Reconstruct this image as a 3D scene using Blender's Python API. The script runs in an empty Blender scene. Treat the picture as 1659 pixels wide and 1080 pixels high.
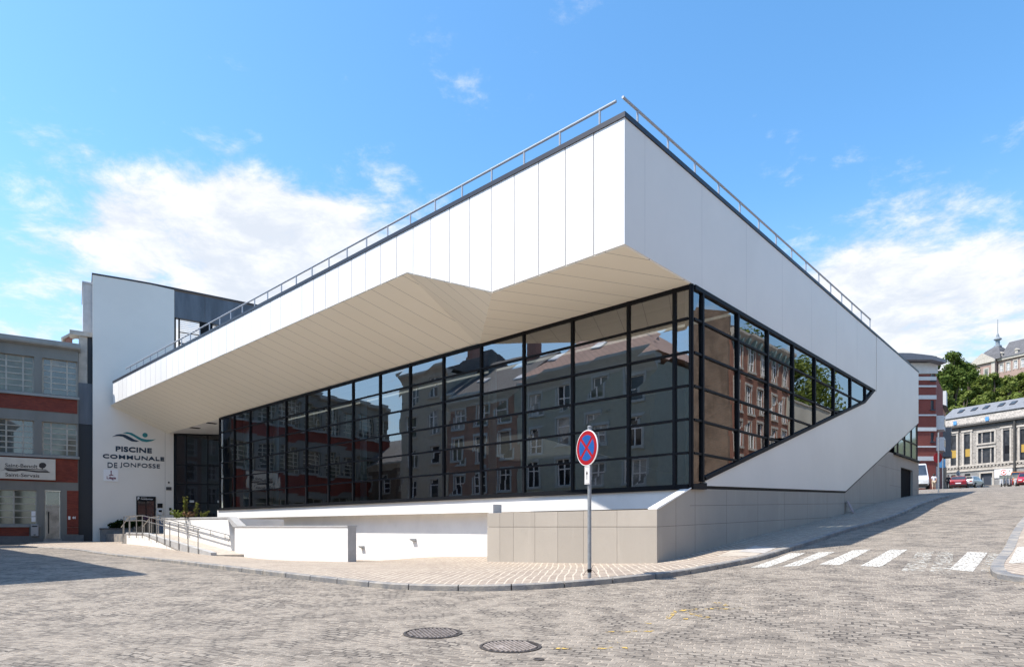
import bpy, bmesh, math, random
import numpy as np
from mathutils import Vector, Matrix

random.seed(7)
SC = bpy.context.scene
COL = SC.collection
rad = math.radians

# ------------------------------------------------------------------ camera, light, exposure
# the scene is laid out with the eye at height 0 and lifted by EYE at the end, so the near road is at about z = 0
EYE = 1.3
PX, PY, FOC = 829.5, 854.0, 1031.0
cam_d = bpy.data.cameras.new('camera')
cam = bpy.data.objects.new('camera', cam_d); COL.objects.link(cam)
cam_d.sensor_width = 36.0
cam_d.lens = FOC / 1659.0 * 36.0
cam_d.shift_y = (PY - 540.0) / 1659.0
cam_d.clip_start = 0.1; cam_d.clip_end = 4000
cam.location = (0, 0, 0); cam.rotation_euler = (rad(90), 0, 0)
SC.camera = cam

SUN_EL = rad(58.5)
TO_SUN = Vector((-0.971 * math.cos(SUN_EL), -0.2385 * math.cos(SUN_EL), math.sin(SUN_EL)))
sun_d = bpy.data.lights.new('sun', 'SUN')
sun_d.energy = 3.05; sun_d.angle = rad(0.53); sun_d.color = (1.0, 0.935, 0.84)
sun = bpy.data.objects.new('sun', sun_d); COL.objects.link(sun)
sun.location = (0, 0, 60)
sun.rotation_euler = TO_SUN.to_track_quat('Z', 'Y').to_euler()

SC.view_settings.view_transform = 'Standard'
SC.view_settings.look = 'None'
SC.view_settings.gamma = 1.0
SC.view_settings.exposure = 1.32
SC.view_settings.use_curve_mapping = False

world = bpy.data.worlds.new('World'); SC.world = world
world.use_nodes = True


class NT:
    """small helper that adds nodes to a node tree"""
    def __init__(self, tree):
        self.t = tree; tree.nodes.clear()
    def n(self, kind, ins=None, **kw):
        nd = self.t.nodes.new(kind)
        for k, v in kw.items(): setattr(nd, k, v)
        for k, v in (ins or {}).items():
            s = nd.inputs[k]
            if isinstance(v, bpy.types.NodeSocket): self.t.links.new(v, s)
            else:
                if isinstance(v, (tuple, list)) and len(v) == 3 and s.type == 'RGBA': v = (*v, 1)
                s.default_value = v
        return nd
    def math(self, op, a, b=0.0, c=None, clamp=False):
        nd = self.t.nodes.new('ShaderNodeMath'); nd.operation = op; nd.use_clamp = clamp
        for i, v in enumerate((a, b, c)):
            if v is None: continue
            if isinstance(v, bpy.types.NodeSocket): self.t.links.new(v, nd.inputs[i])
            else: nd.inputs[i].default_value = v
        return nd.outputs[0]
    def vmath(self, op, a, b=None, scale=None):
        nd = self.t.nodes.new('ShaderNodeVectorMath'); nd.operation = op
        for i, v in enumerate((a, b)):
            if v is None: continue
            if isinstance(v, bpy.types.NodeSocket): self.t.links.new(v, nd.inputs[i])
            else: nd.inputs[i].default_value = v
        if scale is not None: nd.inputs['Scale'].default_value = scale
        return nd
    def mix(self, f, a, b, blend='MIX'):
        nd = self.t.nodes.new('ShaderNodeMix'); nd.data_type = 'RGBA'; nd.blend_type = blend
        for i, v in ((0, f), (6, a), (7, b)):
            if isinstance(v, bpy.types.NodeSocket): self.t.links.new(v, nd.inputs[i])
            else:
                if isinstance(v, (tuple, list)) and len(v) == 3: v = (*v, 1)
                nd.inputs[i].default_value = v
        return nd.outputs[2]
    def ramp(self, f, lo, hi, a=0.0, b=1.0):
        nd = self.t.nodes.new('ShaderNodeMapRange'); nd.clamp = True; nd.interpolation_type = 'SMOOTHSTEP'
        self.t.links.new(f, nd.inputs[0])
        for i, v in ((1, lo), (2, hi), (3, a), (4, b)): nd.inputs[i].default_value = v
        return nd.outputs[0]
    def noise(self, vec, scale, detail=4, rough=0.55, dist=0.0, out='Fac'):
        nd = self.n('ShaderNodeTexNoise', {'Vector': vec, 'Scale': scale, 'Detail': detail, 'Roughness': rough, 'Distortion': dist})
        return nd.outputs[out]
    def link(self, a, b): self.t.links.new(a, b)


def build_world():
    w = NT(world.node_tree)
    sky = w.n('ShaderNodeTexSky', sky_type='NISHITA', sun_disc=False, sun_elevation=SUN_EL,
              sun_rotation=math.atan2(TO_SUN.x, TO_SUN.y), altitude=60.0, air_density=1.0, dust_density=0.6, ozone_density=2.0)
    hs = w.n('ShaderNodeHueSaturation', {'Hue': 0.493, 'Saturation': 1.22, 'Value': 0.83, 'Color': sky.outputs[0]})
    tc = w.n('ShaderNodeTexCoord')
    d = w.vmath('NORMALIZE', tc.outputs['Generated']).outputs[0]
    sp = w.n('ShaderNodeSeparateXYZ', {0: d})
    den = w.math('ADD', w.math('MAXIMUM', sp.outputs[2], 0.0), 0.16)
    cx = w.math('DIVIDE', sp.outputs[0], den); cy = w.math('DIVIDE', sp.outputs[1], den)
    cv = w.n('ShaderNodeCombineXYZ', {0: cx, 1: cy, 2: 0.0}).outputs[0]
    n1 = w.noise(cv, 1.7, 10, 0.62, 0.15)
    n2 = w.noise(cv, 6.0, 10, 0.66, 0.25)
    # where the cloud banks lie: directions of their middles and their spread
    def bank(x, z, spread, amp):
        v = Vector((x, 1, z)).normalized()
        dt = w.vmath('DOT_PRODUCT', d, tuple(v)).outputs['Value']
        return w.math('MULTIPLY', w.ramp(dt, math.cos(rad(spread)), 1.0), amp)
    banks = [bank(-0.46, 0.40, 11, 0.36), bank(-0.34, 0.40, 9, 0.30), bank(-0.68, 0.50, 7, 0.24), bank(-0.20, 0.46, 8, 0.26), bank(-0.78, 0.30, 8, 0.20),
             bank(0.66, 0.32, 11, 0.36), bank(0.50, 0.27, 10, 0.36), bank(0.8, 0.36, 6, 0.14)]
    s = banks[0]
    for b in banks[1:]: s = w.math('ADD', s, b)
    low = w.ramp(sp.outputs[2], 0.45, 0.05, 0.0, 0.10)
    f = w.math('ADD', w.math('ADD', w.math('MULTIPLY', n1, 1.15), w.math('MULTIPLY', n2, 1.0)), w.math('ADD', s, low))
    mask = w.math('MULTIPLY', w.ramp(f, 1.17, 1.56), 0.97)
    shade = w.ramp(n2, 0.35, 0.7)
    ccol = w.mix(shade, (2.15, 2.3, 2.55), (3.0, 3.02, 3.05))
    hz = w.mix(w.ramp(sp.outputs[2], 0.46, 0.10, 0.0, 0.62), hs.outputs[0], (1.75, 2.25, 2.75))
    out = w.mix(mask, hz, ccol)
    bg = w.n('ShaderNodeBackground', {'Color': out, 'Strength': 0.15})
    o = w.n('ShaderNodeOutputWorld', {'Surface': bg.outputs[0]})
build_world()

# ------------------------------------------------------------------ frames
class Frame:
    def __init__(self, o, ex, ey, ez=(0, 0, 1)):
        self.o = Vector(o); self.ex = Vector(ex).normalized(); self.ey = Vector(ey).normalized(); self.ez = Vector(ez).normalized()
    def p(self, x, y, z): return self.o + self.ex * x + self.ey * y + self.ez * z
    def at(self, x, y, z): return Frame(self.p(x, y, z), self.ex, self.ey, self.ez)
    def mat(self):
        m = Matrix.Identity(4)
        for i, c in enumerate((self.ex, self.ey, self.ez, self.o)):
            for j in range(3): m[j][i] = c[j]
        return m
ID = Frame((0, 0, 0), (1, 0, 0), (0, 1, 0))
RX, RY = 0.68500, 0.72854
ST = Frame((0, 0, 0), (RX, RY, 0), (-RY, RX, 0))            # s up the side street, t along the front of the pool hall
FW = Frame((-25.24, 46.5, 0), (0.825, 0.565, 0), (-0.565, 0.825, 0))   # the street front of the school and the tall white wall
def ray(px, py): return ((px - PX) / FOC, (PY - py) / FOC)
def on_front(px, py):
    """point of the wall plane FW seen at a pixel of the photograph -> (along, height)"""
    u, e = ray(px, py)
    d = 52.62 / (0.565 * -u + 0.825)
    return ((u * d + 25.24) * 0.825 + (d - 46.5) * 0.565, e * d)
def at_depth(px, py, d):
    u, e = ray(px, py); return Vector((u * d, d, e * d))

# ------------------------------------------------------------------ mesh builder
class MB:
    def __init__(self): self.v = []; self.f = []; self.m = []; self.cur = 0; self.uv = {}
    def add(self, verts, faces):
        b = len(self.v); self.v += [tuple(p) for p in verts]
        for f in faces: self.f.append([b + i for i in f]); self.m.append(self.cur)
        return self
    def box(self, x0, x1, y0, y1, z0, z1, F=ID):
        P = [F.p(x, y, z) for z in (z0, z1) for y in (y0, y1) for x in (x0, x1)]
        return self.add(P, [(0, 2, 3, 1), (4, 5, 7, 6), (0, 1, 5, 4), (2, 6, 7, 3), (0, 4, 6, 2), (1, 3, 7, 5)])
    def quad(self, a, b, c, d): return self.add([a, b, c, d], [(0, 1, 2, 3)])
    def prism_xz(self, pts, y0, y1, F=ID):
        n = len(pts)
        P = [F.p(x, y0, z) for x, z in pts] + [F.p(x, y1, z) for x, z in pts]
        return self.add(P, [tuple(range(n)), tuple(range(2 * n - 1, n - 1, -1))] + [(i, (i + 1) % n, n + (i + 1) % n, n + i) for i in range(n)])
    def prism_xy(self, pts, z0, z1, F=ID):
        n = len(pts)
        P = [F.p(x, y, z0) for x, y in pts] + [F.p(x, y, z1) for x, y in pts]
        return self.add(P, [tuple(range(n)), tuple(range(2 * n - 1, n - 1, -1))] + [(i, (i + 1) % n, n + (i + 1) % n, n + i) for i in range(n)])
    def prism_yz(self, pts, x0, x1, F=ID):
        n = len(pts)
        P = [F.p(x0, y, z) for y, z in pts] + [F.p(x1, y, z) for y, z in pts]
        return self.add(P, [tuple(range(n)), tuple(range(2 * n - 1, n - 1, -1))] + [(i, (i + 1) % n, n + (i + 1) % n, n + i) for i in range(n)])
    def tube(self, pts, r, n=8, r1=None):
        pts = [Vector(p) for p in pts]; k = len(pts); V = []; Fc = []
        for i, p in enumerate(pts):
            t = (pts[min(i + 1, k - 1)] - pts[max(i - 1, 0)]).normalized()
            a = t.orthogonal().normalized() if i == 0 else (a - t * a.dot(t)).normalized()
            b = t.cross(a); rr = r if r1 is None else r + (r1 - r) * i / (k - 1)
            V += [p + (a * math.cos(2 * math.pi * j / n) + b * math.sin(2 * math.pi * j / n)) * rr for j in range(n)]
        for i in range(k - 1):
            for j in range(n): Fc.append((i * n + j, i * n + (j + 1) % n, (i + 1) * n + (j + 1) % n, (i + 1) * n + j))
        Fc += [tuple(range(n - 1, -1, -1)), tuple((k - 1) * n + j for j in range(n))]
        return self.add(V, Fc)
    def lathe(self, prof, n=24, F=ID):
        V = []; Fc = []; k = len(prof)
        for r, z in prof: V += [F.p(r * math.cos(2 * math.pi * j / n), r * math.sin(2 * math.pi * j / n), z) for j in range(n)]
        for i in range(k - 1):
            for j in range(n): Fc.append((i * n + j, i * n + (j + 1) % n, (i + 1) * n + (j + 1) % n, (i + 1) * n + j))
        Fc += [tuple(range(n - 1, -1, -1)), tuple((k - 1) * n + j for j in range(n))]
        return self.add(V, Fc)
    def disc(self, c, r, y0, y1, F=ID, n=32, sx=1.0):
        return self.prism_xz([(c[0] + sx * r * math.cos(2 * math.pi * j / n), c[1] + r * math.sin(2 * math.pi * j / n)) for j in range(n)], y0, y1, F)
    def loft(self, rings, cap=True):
        n = len(rings[0]); V = [p for r in rings for p in r]; Fc = []
        for i in range(len(rings) - 1):
            for j in range(n): Fc.append((i * n + j, i * n + (j + 1) % n, (i + 1) * n + (j + 1) % n, (i + 1) * n + j))
        if cap: Fc += [tuple(range(n - 1, -1, -1)), tuple((len(rings) - 1) * n + j for j in range(n))]
        return self.add(V, Fc)
    def build(self, name, mat, parent=None, smooth=False, world=True, bevel=0.0, fix=True):
        me = bpy.data.meshes.new(name)
        inv = WM[parent.name].inverted() if (parent is not None and world) else None
        vs = [inv @ Vector(p) for p in self.v] if inv is not None else self.v
        bm = bmesh.new()
        bv = [bm.verts.new(p) for p in vs]
        for f, mi in zip(self.f, self.m):
            try: fc = bm.faces.new([bv[i] for i in f]); fc.material_index = mi; fc.smooth = smooth
            except ValueError: pass
        if fix: bmesh.ops.recalc_face_normals(bm, faces=bm.faces)
        uvl = bm.loops.layers.uv.new('UVMap')
        for fc in bm.faces:
            nr = fc.normal
            if abs(nr.z) < 0.75:
                t = Vector((-nr.y, nr.x, 0)); t = t.normalized() if t.length > 1e-6 else Vector((1, 0, 0))
                up = nr.cross(t)
                for lp in fc.loops: lp[uvl].uv = (lp.vert.co.dot(t), lp.vert.co.dot(up) if abs(nr.z) > 0.05 else lp.vert.co.z)
            else:
                for lp in fc.loops: lp[uvl].uv = (lp.vert.co.x, lp.vert.co.y)
        bm.to_mesh(me); bm.free()
        for mm in (mat if isinstance(mat, (list, tuple)) else [mat]): me.materials.append(mm)
        o = bpy.data.objects.new(name, me); COL.objects.link(o)
        if parent is not None:
            o.parent = parent
        if bevel:
            md = o.modifiers.new('bevel', 'BEVEL'); md.width = bevel; md.segments = 2; md.limit_method = 'ANGLE'; md.angle_limit = rad(40)
        WM[o.name] = WM[parent.name].copy() if parent is not None else Matrix.Identity(4)
        return o
WM = {}

def tag(o, label=None, cat=None, group=None, kind=None):
    if label: o['label'] = label
    if cat: o['category'] = cat
    if group: o['group'] = group
    if kind: o['kind'] = kind
    return o
def thing(name, label, cat, loc=(0, 0, 0), rz=0.0, group=None):
    o = bpy.data.objects.new(name, None); COL.objects.link(o)
    o.empty_display_size = 0.3
    o.location = loc; o.rotation_euler = (0, 0, rz)
    WM[o.name] = Matrix.Translation(Vector(loc)) @ Matrix.Rotation(rz, 4, 'Z')
    return tag(o, label, cat, group)
def kids(o): return [c for c in bpy.data.objects if c.parent is o]
def copy_tree(o, parent=None):
    c = o.copy(); COL.objects.link(c)
    if parent is not None: c.parent = parent
    for ch in kids(o): copy_tree(ch, c)
    return c
def dup(o, label, loc, rz=0.0, group=None, scale=1.0):
    c = copy_tree(o); c.location = loc; c.rotation_euler = (0, 0, rz); c.scale = (scale,) * 3 if isinstance(scale, (int, float)) else scale
    return tag(c, label, None, group)

CAPH = 0.682
def text_part(name, body, F, x0, x1, z0, z1, mat, parent, y=0.0, depth=0.012, bold=0.0, shear=0.0, space=1.0, fat=0.0):
    """letters standing on a wall: fitted into the rectangle x0..x1, z0..z1 of frame F, facing -y of the frame"""
    cu = bpy.data.curves.new(name, 'FONT'); cu.body = body; cu.size = 1.0; cu.offset = bold; cu.extrude = 0.0
    cu.shear = shear; cu.space_character = space; cu.resolution_u = 4
    ob = bpy.data.objects.new(name, cu); COL.objects.link(ob)
    bpy.context.view_layer.update()
    me0 = bpy.data.meshes.new_from_object(ob.evaluated_get(bpy.context.evaluated_depsgraph_get()))
    co = [v.co.copy() for v in me0.vertices]; fs = [list(p.vertices) for p in me0.polygons]
    bpy.data.objects.remove(ob); bpy.data.curves.remove(cu); bpy.data.meshes.remove(me0)
    xs = [c.x for c in co]; zs = [c.y for c in co]
    ax, bx, az, bz = min(xs), max(xs), min(zs), max(zs)
    if body.isupper() or body.isdigit():
        az, bz = 0.0, CAPH          # capitals keep a common height, a J may hang below the line
    mb = MB()
    P = [F.p(x0 + (c.x - ax) / (bx - ax) * (x1 - x0), y - depth, z0 + fat + (c.y - az) / (bz - az) * (z1 - z0 - 2 * fat)) for c in co]
    for k, dz in enumerate((-fat, -fat / 2, fat / 2, fat) if fat else ()): mb.add([p + F.ez * dz + F.ey * .0015 * (k + 1) for p in P], fs)
    mb.add(P, fs)
    # side walls so that the letters are solid
    cnt = {}
    for f in fs:
        for i in range(len(f)):
            a, b = f[i], f[(i + 1) % len(f)]
            k = (min(a, b), max(a, b)); cnt[k] = cnt.get(k, 0) + 1
    Q = [p + F.ey * depth for p in P]
    for (a, b), c in cnt.items():
        if c == 1: mb.add([P[a], P[b], Q[b], Q[a]], [(0, 1, 2, 3)])
    return mb.build(name, mat, parent, fix=False)

# ------------------------------------------------------------------ materials
def new_mat(name):
    m = bpy.data.materials.new(name); m.use_nodes = True
    return m, NT(m.node_tree)
MATS = {}
def simple(name, col, rough=0.6, metal=0.0, var=0.12, scale=3.0, bump=0.0, bscale=40.0, col2=None, spec=0.5, streak=False):
    m, g = new_mat(name)
    pos = g.n('ShaderNodeTexCoord').outputs['Object']
    if streak: pos = g.vmath('MULTIPLY', pos, (1.0, 1.0, 0.16)).outputs[0]
    nz = g.noise(pos, scale, 6, 0.6)
    c2 = col2 or tuple(c * (1 - var) for c in col)
    c = g.mix(g.ramp(nz, 0.35, 0.68), col, c2)
    c = g.mix(g.ramp(g.noise(pos, scale * 4.3, 5, 0.7), 0.45, 0.75, 0, min(var, .3)), c, tuple(x * .72 for x in col))
    ins = {'Base Color': c, 'Roughness': rough, 'Metallic': metal, 'Specular IOR Level': spec}
    if bump:
        b = g.n('ShaderNodeBump', {'Strength': bump, 'Distance': 0.02, 'Height': g.noise(pos, bscale, 5, 0.6)})
        ins['Normal'] = b.outputs[0]
    p = g.n('ShaderNodeBsdfPrincipled', ins)
    g.n('ShaderNodeOutputMaterial', {'Surface': p.outputs[0]})
    MATS[name] = m
    return m
def brickmat(name, c1, c2, mortar, bw=0.22, bh=0.07, mw=0.01, rough=0.85, bump=0.5, dirt=0.35, dscale=0.6, offset=0.5):
    m, g = new_mat(name)
    uv = g.n('ShaderNodeTexCoord').outputs['UV']
    bt = g.n('ShaderNodeTexBrick', {'Vector': uv, 'Color1': c1, 'Color2': c2, 'Mortar': mortar, 'Scale': 1.0, 'Mortar Size': mw,
                                    'Mortar Smooth': 0.2, 'Bias': 0.0, 'Brick Width': bw, 'Row Height': bh}, offset=offset)
    pos = g.n('ShaderNodeTexCoord').outputs['Object']
    nz = g.noise(pos, dscale, 7, 0.65)
    c = g.mix(g.ramp(nz, 0.3, 0.75, 0.0, dirt), bt.outputs['Color'], tuple(0.35 * x for x in c1))
    b = g.n('ShaderNodeBump', {'Strength': bump, 'Distance': 0.01, 'Height': g.math('SUBTRACT', 1.0, bt.outputs['Fac'])})
    p = g.n('ShaderNodeBsdfPrincipled', {'Base Color': c, 'Roughness': rough, 'Normal': b.outputs[0]})
    g.n('ShaderNodeOutputMaterial', {'Surface': p.outputs[0]})
    return m
def glassmat(name, tint, ior=2.0, wav=0.02, wscale=0.8, rcol=(1, 1, 1)):
    m, g = new_mat(name)
    pos = g.n('ShaderNodeTexCoord').outputs['Object']
    b = g.n('ShaderNodeBump', {'Strength': wav, 'Distance': 0.05, 'Height': g.noise(pos, wscale, 2, 0.4)})
    fr = g.n('ShaderNodeFresnel', {'IOR': ior, 'Normal': b.outputs[0]})
    tr = g.n('ShaderNodeBsdfTransparent', {'Color': tint})
    gl = g.n('ShaderNodeBsdfGlossy', {'Color': rcol, 'Roughness': 0.0, 'Normal': b.outputs[0]})
    mx = g.n('ShaderNodeMixShader', {0: fr.outputs[0], 1: tr.outputs[0], 2: gl.outputs[0]})
    g.n('ShaderNodeOutputMaterial', {'Surface': mx.outputs[0]})
    return m
def panemat(name, col=(0.012, 0.014, 0.017), rough=0.03, spec=0.45):
    m, g = new_mat(name)
    pos = g.n('ShaderNodeTexCoord').outputs['Object']
    c = g.mix(g.ramp(g.noise(pos, 0.9, 3), 0.4, 0.6), col, tuple(2.2 * x for x in col))
    p = g.n('ShaderNodeBsdfPrincipled', {'Base Color': c, 'Roughness': rough, 'Specular IOR Level': spec, 'IOR': 1.7})
    g.n('ShaderNodeOutputMaterial', {'Surface': p.outputs[0]})
    return m
def leafmat(name, a, b):
    m, g = new_mat(name)
    pos = g.n('ShaderNodeNewGeometry').outputs['Random Per Island']
    obp = g.n('ShaderNodeTexCoord').outputs['Object']
    c = g.mix(pos, a, b)
    c = g.mix(g.ramp(g.noise(obp, 0.5, 3), 0.35, 0.65), c, tuple(0.6 * x for x in a))
    df = g.n('ShaderNodeBsdfDiffuse', {'Color': c}); tl = g.n('ShaderNodeBsdfTranslucent', {'Color': g.mix(0.5, c, (0.16, 0.22, 0.02))})
    mx = g.n('ShaderNodeMixShader', {0: 0.35, 1: df.outputs[0], 2: tl.outputs[0]})
    g.n('ShaderNodeOutputMaterial', {'Surface': mx.outputs[0]})
    return m

def sett_pattern(g, rot, bw, bh, mw, warp, big):
    # rows of setts laid in world metres, bent a little
    pos = g.n('ShaderNodeNewGeometry').outputs['Position']
    rt = g.n('ShaderNodeVectorRotate', {'Vector': pos, 'Angle': rot}, rotation_type='Z_AXIS').outputs[0]
    w1 = g.noise(rt, 0.35, 2, 0.5, out='Color'); w2 = g.noise(rt, 5.0, 2, 0.5, out='Color')
    v = g.vmath('ADD', rt, g.vmath('SCALE', g.vmath('SUBTRACT', w1, (0.5, 0.5, 0.5)).outputs[0], scale=big).outputs[0]).outputs[0]
    v = g.vmath('ADD', v, g.vmath('SCALE', g.vmath('SUBTRACT', w2, (0.5, 0.5, 0.5)).outputs[0], scale=warp).outputs[0]).outputs[0]
    bt = g.n('ShaderNodeTexBrick', {'Vector': v, 'Color1': (0, 0, 0), 'Color2': (1, 1, 1), 'Mortar': (0.5, 0.5, 0.5), 'Scale': 1.0, 'Mortar Size': mw,
                                    'Mortar Smooth': 0.35, 'Bias': 0.0, 'Brick Width': bw, 'Row Height': bh}, offset=0.5)
    return pos, bt
def cobblemat(name, rot, bw, bh, ca, cb, joint_l, joint_d, mw=0.014, warp=0.05, big=1.0, patch=((0.115, 0.108, 0.10), 0.55), dust=(0.34, 0.31, 0.275), dust_amt=0.5, bump=0.8):
    m, g = new_mat(name)
    pos, bt = sett_pattern(g, rot, bw, bh, mw, warp, big)
    stone = g.mix(bt.outputs['Color'], ca, cb)
    n_big = g.noise(pos, 0.16, 6, 0.62, 0.4)
    n_mid = g.noise(pos, 0.9, 7, 0.68)
    n_fin = g.noise(pos, 26, 4, 0.7)
    stone = g.mix(g.ramp(n_mid, 0.42, 0.70, 0, patch[1]), stone, patch[0])
    stone = g.mix(g.ramp(n_big, 0.40, 0.62, 0, dust_amt), stone, dust)
    stone = g.mix(g.ramp(g.noise(pos, 0.23, 4, 0.6, 0.8), 0.56, 0.70, 0, patch[1]), stone, patch[0])
    stone = g.mix(g.ramp(n_fin, 0.3, 0.75, 0.0, 0.42), stone, tuple(0.45 * x for x in ca))
    jn = g.noise(pos, 1.7, 5, 0.7)
    joint = g.mix(g.ramp(jn, 0.42, 0.60), joint_l, joint_d)
    c = g.mix(bt.outputs['Fac'], stone, joint)
    h = g.math('ADD', g.math('MULTIPLY', g.math('SUBTRACT', 1.0, bt.outputs['Fac']), 0.7), g.math('MULTIPLY', n_fin, 0.35))
    h = g.math('ADD', h, g.math('MULTIPLY', g.n('ShaderNodeSeparateColor', {0: bt.outputs['Color']}).outputs[0], 0.45))
    b = g.n('ShaderNodeBump', {'Strength': bump, 'Distance': 0.03, 'Height': h})
    p = g.n('ShaderNodeBsdfPrincipled', {'Base Color': c, 'Roughness': 0.75, 'Specular IOR Level': 0.35, 'Normal': b.outputs[0]})
    g.n('ShaderNodeOutputMaterial', {'Surface': p.outputs[0]})
    return m
def paintmat(name, col, wear=0.5, scale=5.0, dirt=(0.2, 0.19, 0.17)):
    m, g = new_mat(name)
    pos = g.n('ShaderNodeNewGeometry').outputs['Position']
    nz = g.noise(pos, scale, 8, 0.75)
    _, bt = sett_pattern(g, 0.42, 0.155, 0.105, 0.014, 0.08, 1.0)
    tone = g.n('ShaderNodeSeparateColor', {0: bt.outputs['Color']}).outputs[0]
    nz = g.math('ADD', nz, g.math('ADD', g.math('MULTIPLY', g.math('SUBTRACT', tone, 0.5), 0.10), g.math('MULTIPLY', bt.outputs['Fac'], 0.16)))
    a = g.ramp(nz, wear - 0.03, wear + 0.05)
    c = g.mix(g.ramp(g.noise(pos, 2.3, 6, 0.7), 0.4, 0.75, 0, 0.5), col, dirt)
    p = g.n('ShaderNodeBsdfPrincipled', {'Base Color': c, 'Roughness': 0.7})
    t = g.n('ShaderNodeBsdfTransparent')
    mx = g.n('ShaderNodeMixShader', {0: a, 1: p.outputs[0], 2: t.outputs[0]})
    g.n('ShaderNodeOutputMaterial', {'Surface': mx.outputs[0]})
    return m
def soffitmat(name):
    m, g = new_mat(name)
    uv = g.n('ShaderNodeTexCoord').outputs['UV']
    sx = g.n('ShaderNodeSeparateXYZ', {0: uv})
    fr = g.math('FRACT', g.math('DIVIDE', sx.outputs[0], 0.92))
    line = g.math('LESS_THAN', fr, 0.022)
    base = g.mix(g.ramp(g.noise(uv, 0.7, 4), 0.35, 0.7), (0.92, 0.86, 0.73), (0.90, 0.84, 0.71))
    c = g.mix(line, base, (0.30, 0.28, 0.25))
    p = g.n('ShaderNodeBsdfPrincipled', {'Base Color': c, 'Roughness': 0.42})
    g.n('ShaderNodeOutputMaterial', {'Surface': p.outputs[0]})
    return m

WHITE = simple('white_panel', (0.82, 0.81, 0.79), 0.38, var=0.03, scale=0.6)
def panelmat(name, col, rough):
    # cladding: every panel its own slight tone, faint run-off streaks
    m, g = new_mat(name)
    rnd_ = g.n('ShaderNodeNewGeometry').outputs['Random Per Island']
    pos = g.vmath('MULTIPLY', g.n('ShaderNodeTexCoord').outputs['Object'], (1.0, 1.0, 0.12)).outputs[0]
    c = g.mix(rnd_, tuple(x * 0.90 for x in col), col)
    c = g.mix(g.ramp(g.noise(pos, 2.6, 6, 0.65), 0.48, 0.78, 0, 0.20), c, tuple(x * y for x, y in zip(col, (0.78, 0.77, 0.74))))
    p = g.n('ShaderNodeBsdfPrincipled', {'Base Color': c, 'Roughness': rough}); g.n('ShaderNodeOutputMaterial', {'Surface': p.outputs[0]})
    return m
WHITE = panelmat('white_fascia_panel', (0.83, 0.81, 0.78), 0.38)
WHITE_SIDE = simple('white_side_panel', (0.77, 0.725, 0.66), 0.42, var=0.05, scale=0.3)  # same white as the fascia, dulled and warmed in colour for its shaded faces
RENDER = simple('white_render', (0.80, 0.785, 0.76), 0.8, var=0.10, scale=0.7, bump=0.08, bscale=60)
SOFFIT = soffitmat('soffit_panel')
DARKCAP = simple('dark_metal_cap', (0.035, 0.038, 0.05), 0.45, metal=0.3)
GAP = simple('joint_backing', (0.10, 0.10, 0.098), 0.9)
BLACK = simple('black_frame', (0.010, 0.011, 0.014), 0.55, spec=0.15)
ALU = simple('grey_aluminium', (0.38, 0.40, 0.44), 0.5, metal=0.2, var=0.06)
STEEL = simple('stainless_steel', (0.42, 0.41, 0.40), 0.3, metal=0.85, var=0.05)
ZINC = simple('zinc_sheet', (0.13, 0.145, 0.17), 0.5, metal=0.2, var=0.35, scale=1.5, streak=True)
GALV = simple('galvanised_steel', (0.36, 0.38, 0.40), 0.5, metal=0.5, var=0.25, scale=9)
def concretemat(name, col):
    # precast slabs: each its own tone, cloudy surface, run-off streaks and small pits
    m, g = new_mat(name)
    tc = g.n('ShaderNodeTexCoord').outputs['Object']
    st = g.vmath('MULTIPLY', tc, (1.0, 1.0, 0.14)).outputs[0]
    c = g.mix(g.n('ShaderNodeNewGeometry').outputs['Random Per Island'], tuple(x * .86 for x in col), col)
    c = g.mix(g.ramp(g.noise(tc, 0.8, 6, .6), .35, .7, 0, .35), c, tuple(x * .80 for x in col))
    c = g.mix(g.ramp(g.noise(st, 2.2, 6, .65), .50, .75, 0, .30), c, tuple(x * 1.18 for x in col))
    c = g.mix(g.ramp(g.noise(tc, 14, 4, .7), .58, .78, 0, .35), c, tuple(x * .62 for x in col))
    b = g.n('ShaderNodeBump', {'Strength': .2, 'Distance': .01, 'Height': g.noise(tc, 45, 4, .65)})
    p = g.n('ShaderNodeBsdfPrincipled', {'Base Color': c, 'Roughness': .8, 'Normal': b.outputs[0]}); g.n('ShaderNodeOutputMaterial', {'Surface': p.outputs[0]})
    return m
CONC = concretemat('precast_concrete', (0.39, 0.35, 0.30))
CONC_D = simple('concrete_joint', (0.16, 0.145, 0.13), 0.9)
BLUESTONE = simple('blue_stone', (0.17, 0.17, 0.175), 0.7, var=0.4, scale=3, bump=0.4, bscale=30, col2=(0.33, 0.30, 0.26))
GREYPAINT = simple('grey_painted_concrete', (0.205, 0.198, 0.178), 0.75, var=0.2, scale=0.8, bump=0.1, streak=True)
STEELPAINT = simple('steel_window_paint', (0.43, 0.40, 0.34), 0.6, var=0.2, scale=3)
BRICK_RED = brickmat('red_brick', (0.17, 0.028, 0.016), (0.27, 0.05, 0.026), (0.14, 0.045, 0.032))
BRICK_APT = brickmat('dark_red_brick', (0.20, 0.035, 0.025), (0.25, 0.05, 0.035), (0.16, 0.07, 0.06))
BRICK_HOUSE = brickmat('orange_brick', (0.36, 0.13, 0.075), (0.27, 0.085, 0.05), (0.30, 0.24, 0.19), dirt=0.6)
BRICK_ROUGH = brickmat('rough_brown_brick', (0.17, 0.105, 0.07), (0.27, 0.17, 0.11), (0.22, 0.18, 0.14), bw=0.25, bh=0.09, mw=0.02, dirt=0.75, dscale=0.9)
BRICK_CONV = brickmat('haze_faded_brick', (0.38, 0.25, 0.205), (0.33, 0.21, 0.175), (0.38, 0.31, 0.28))  # convent brick, distance haze mixed into its colour
BRICK_PALE = brickmat('pale_red_brick', (0.40, 0.17, 0.13), (0.34, 0.13, 0.10), (0.36, 0.27, 0.23))
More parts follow.
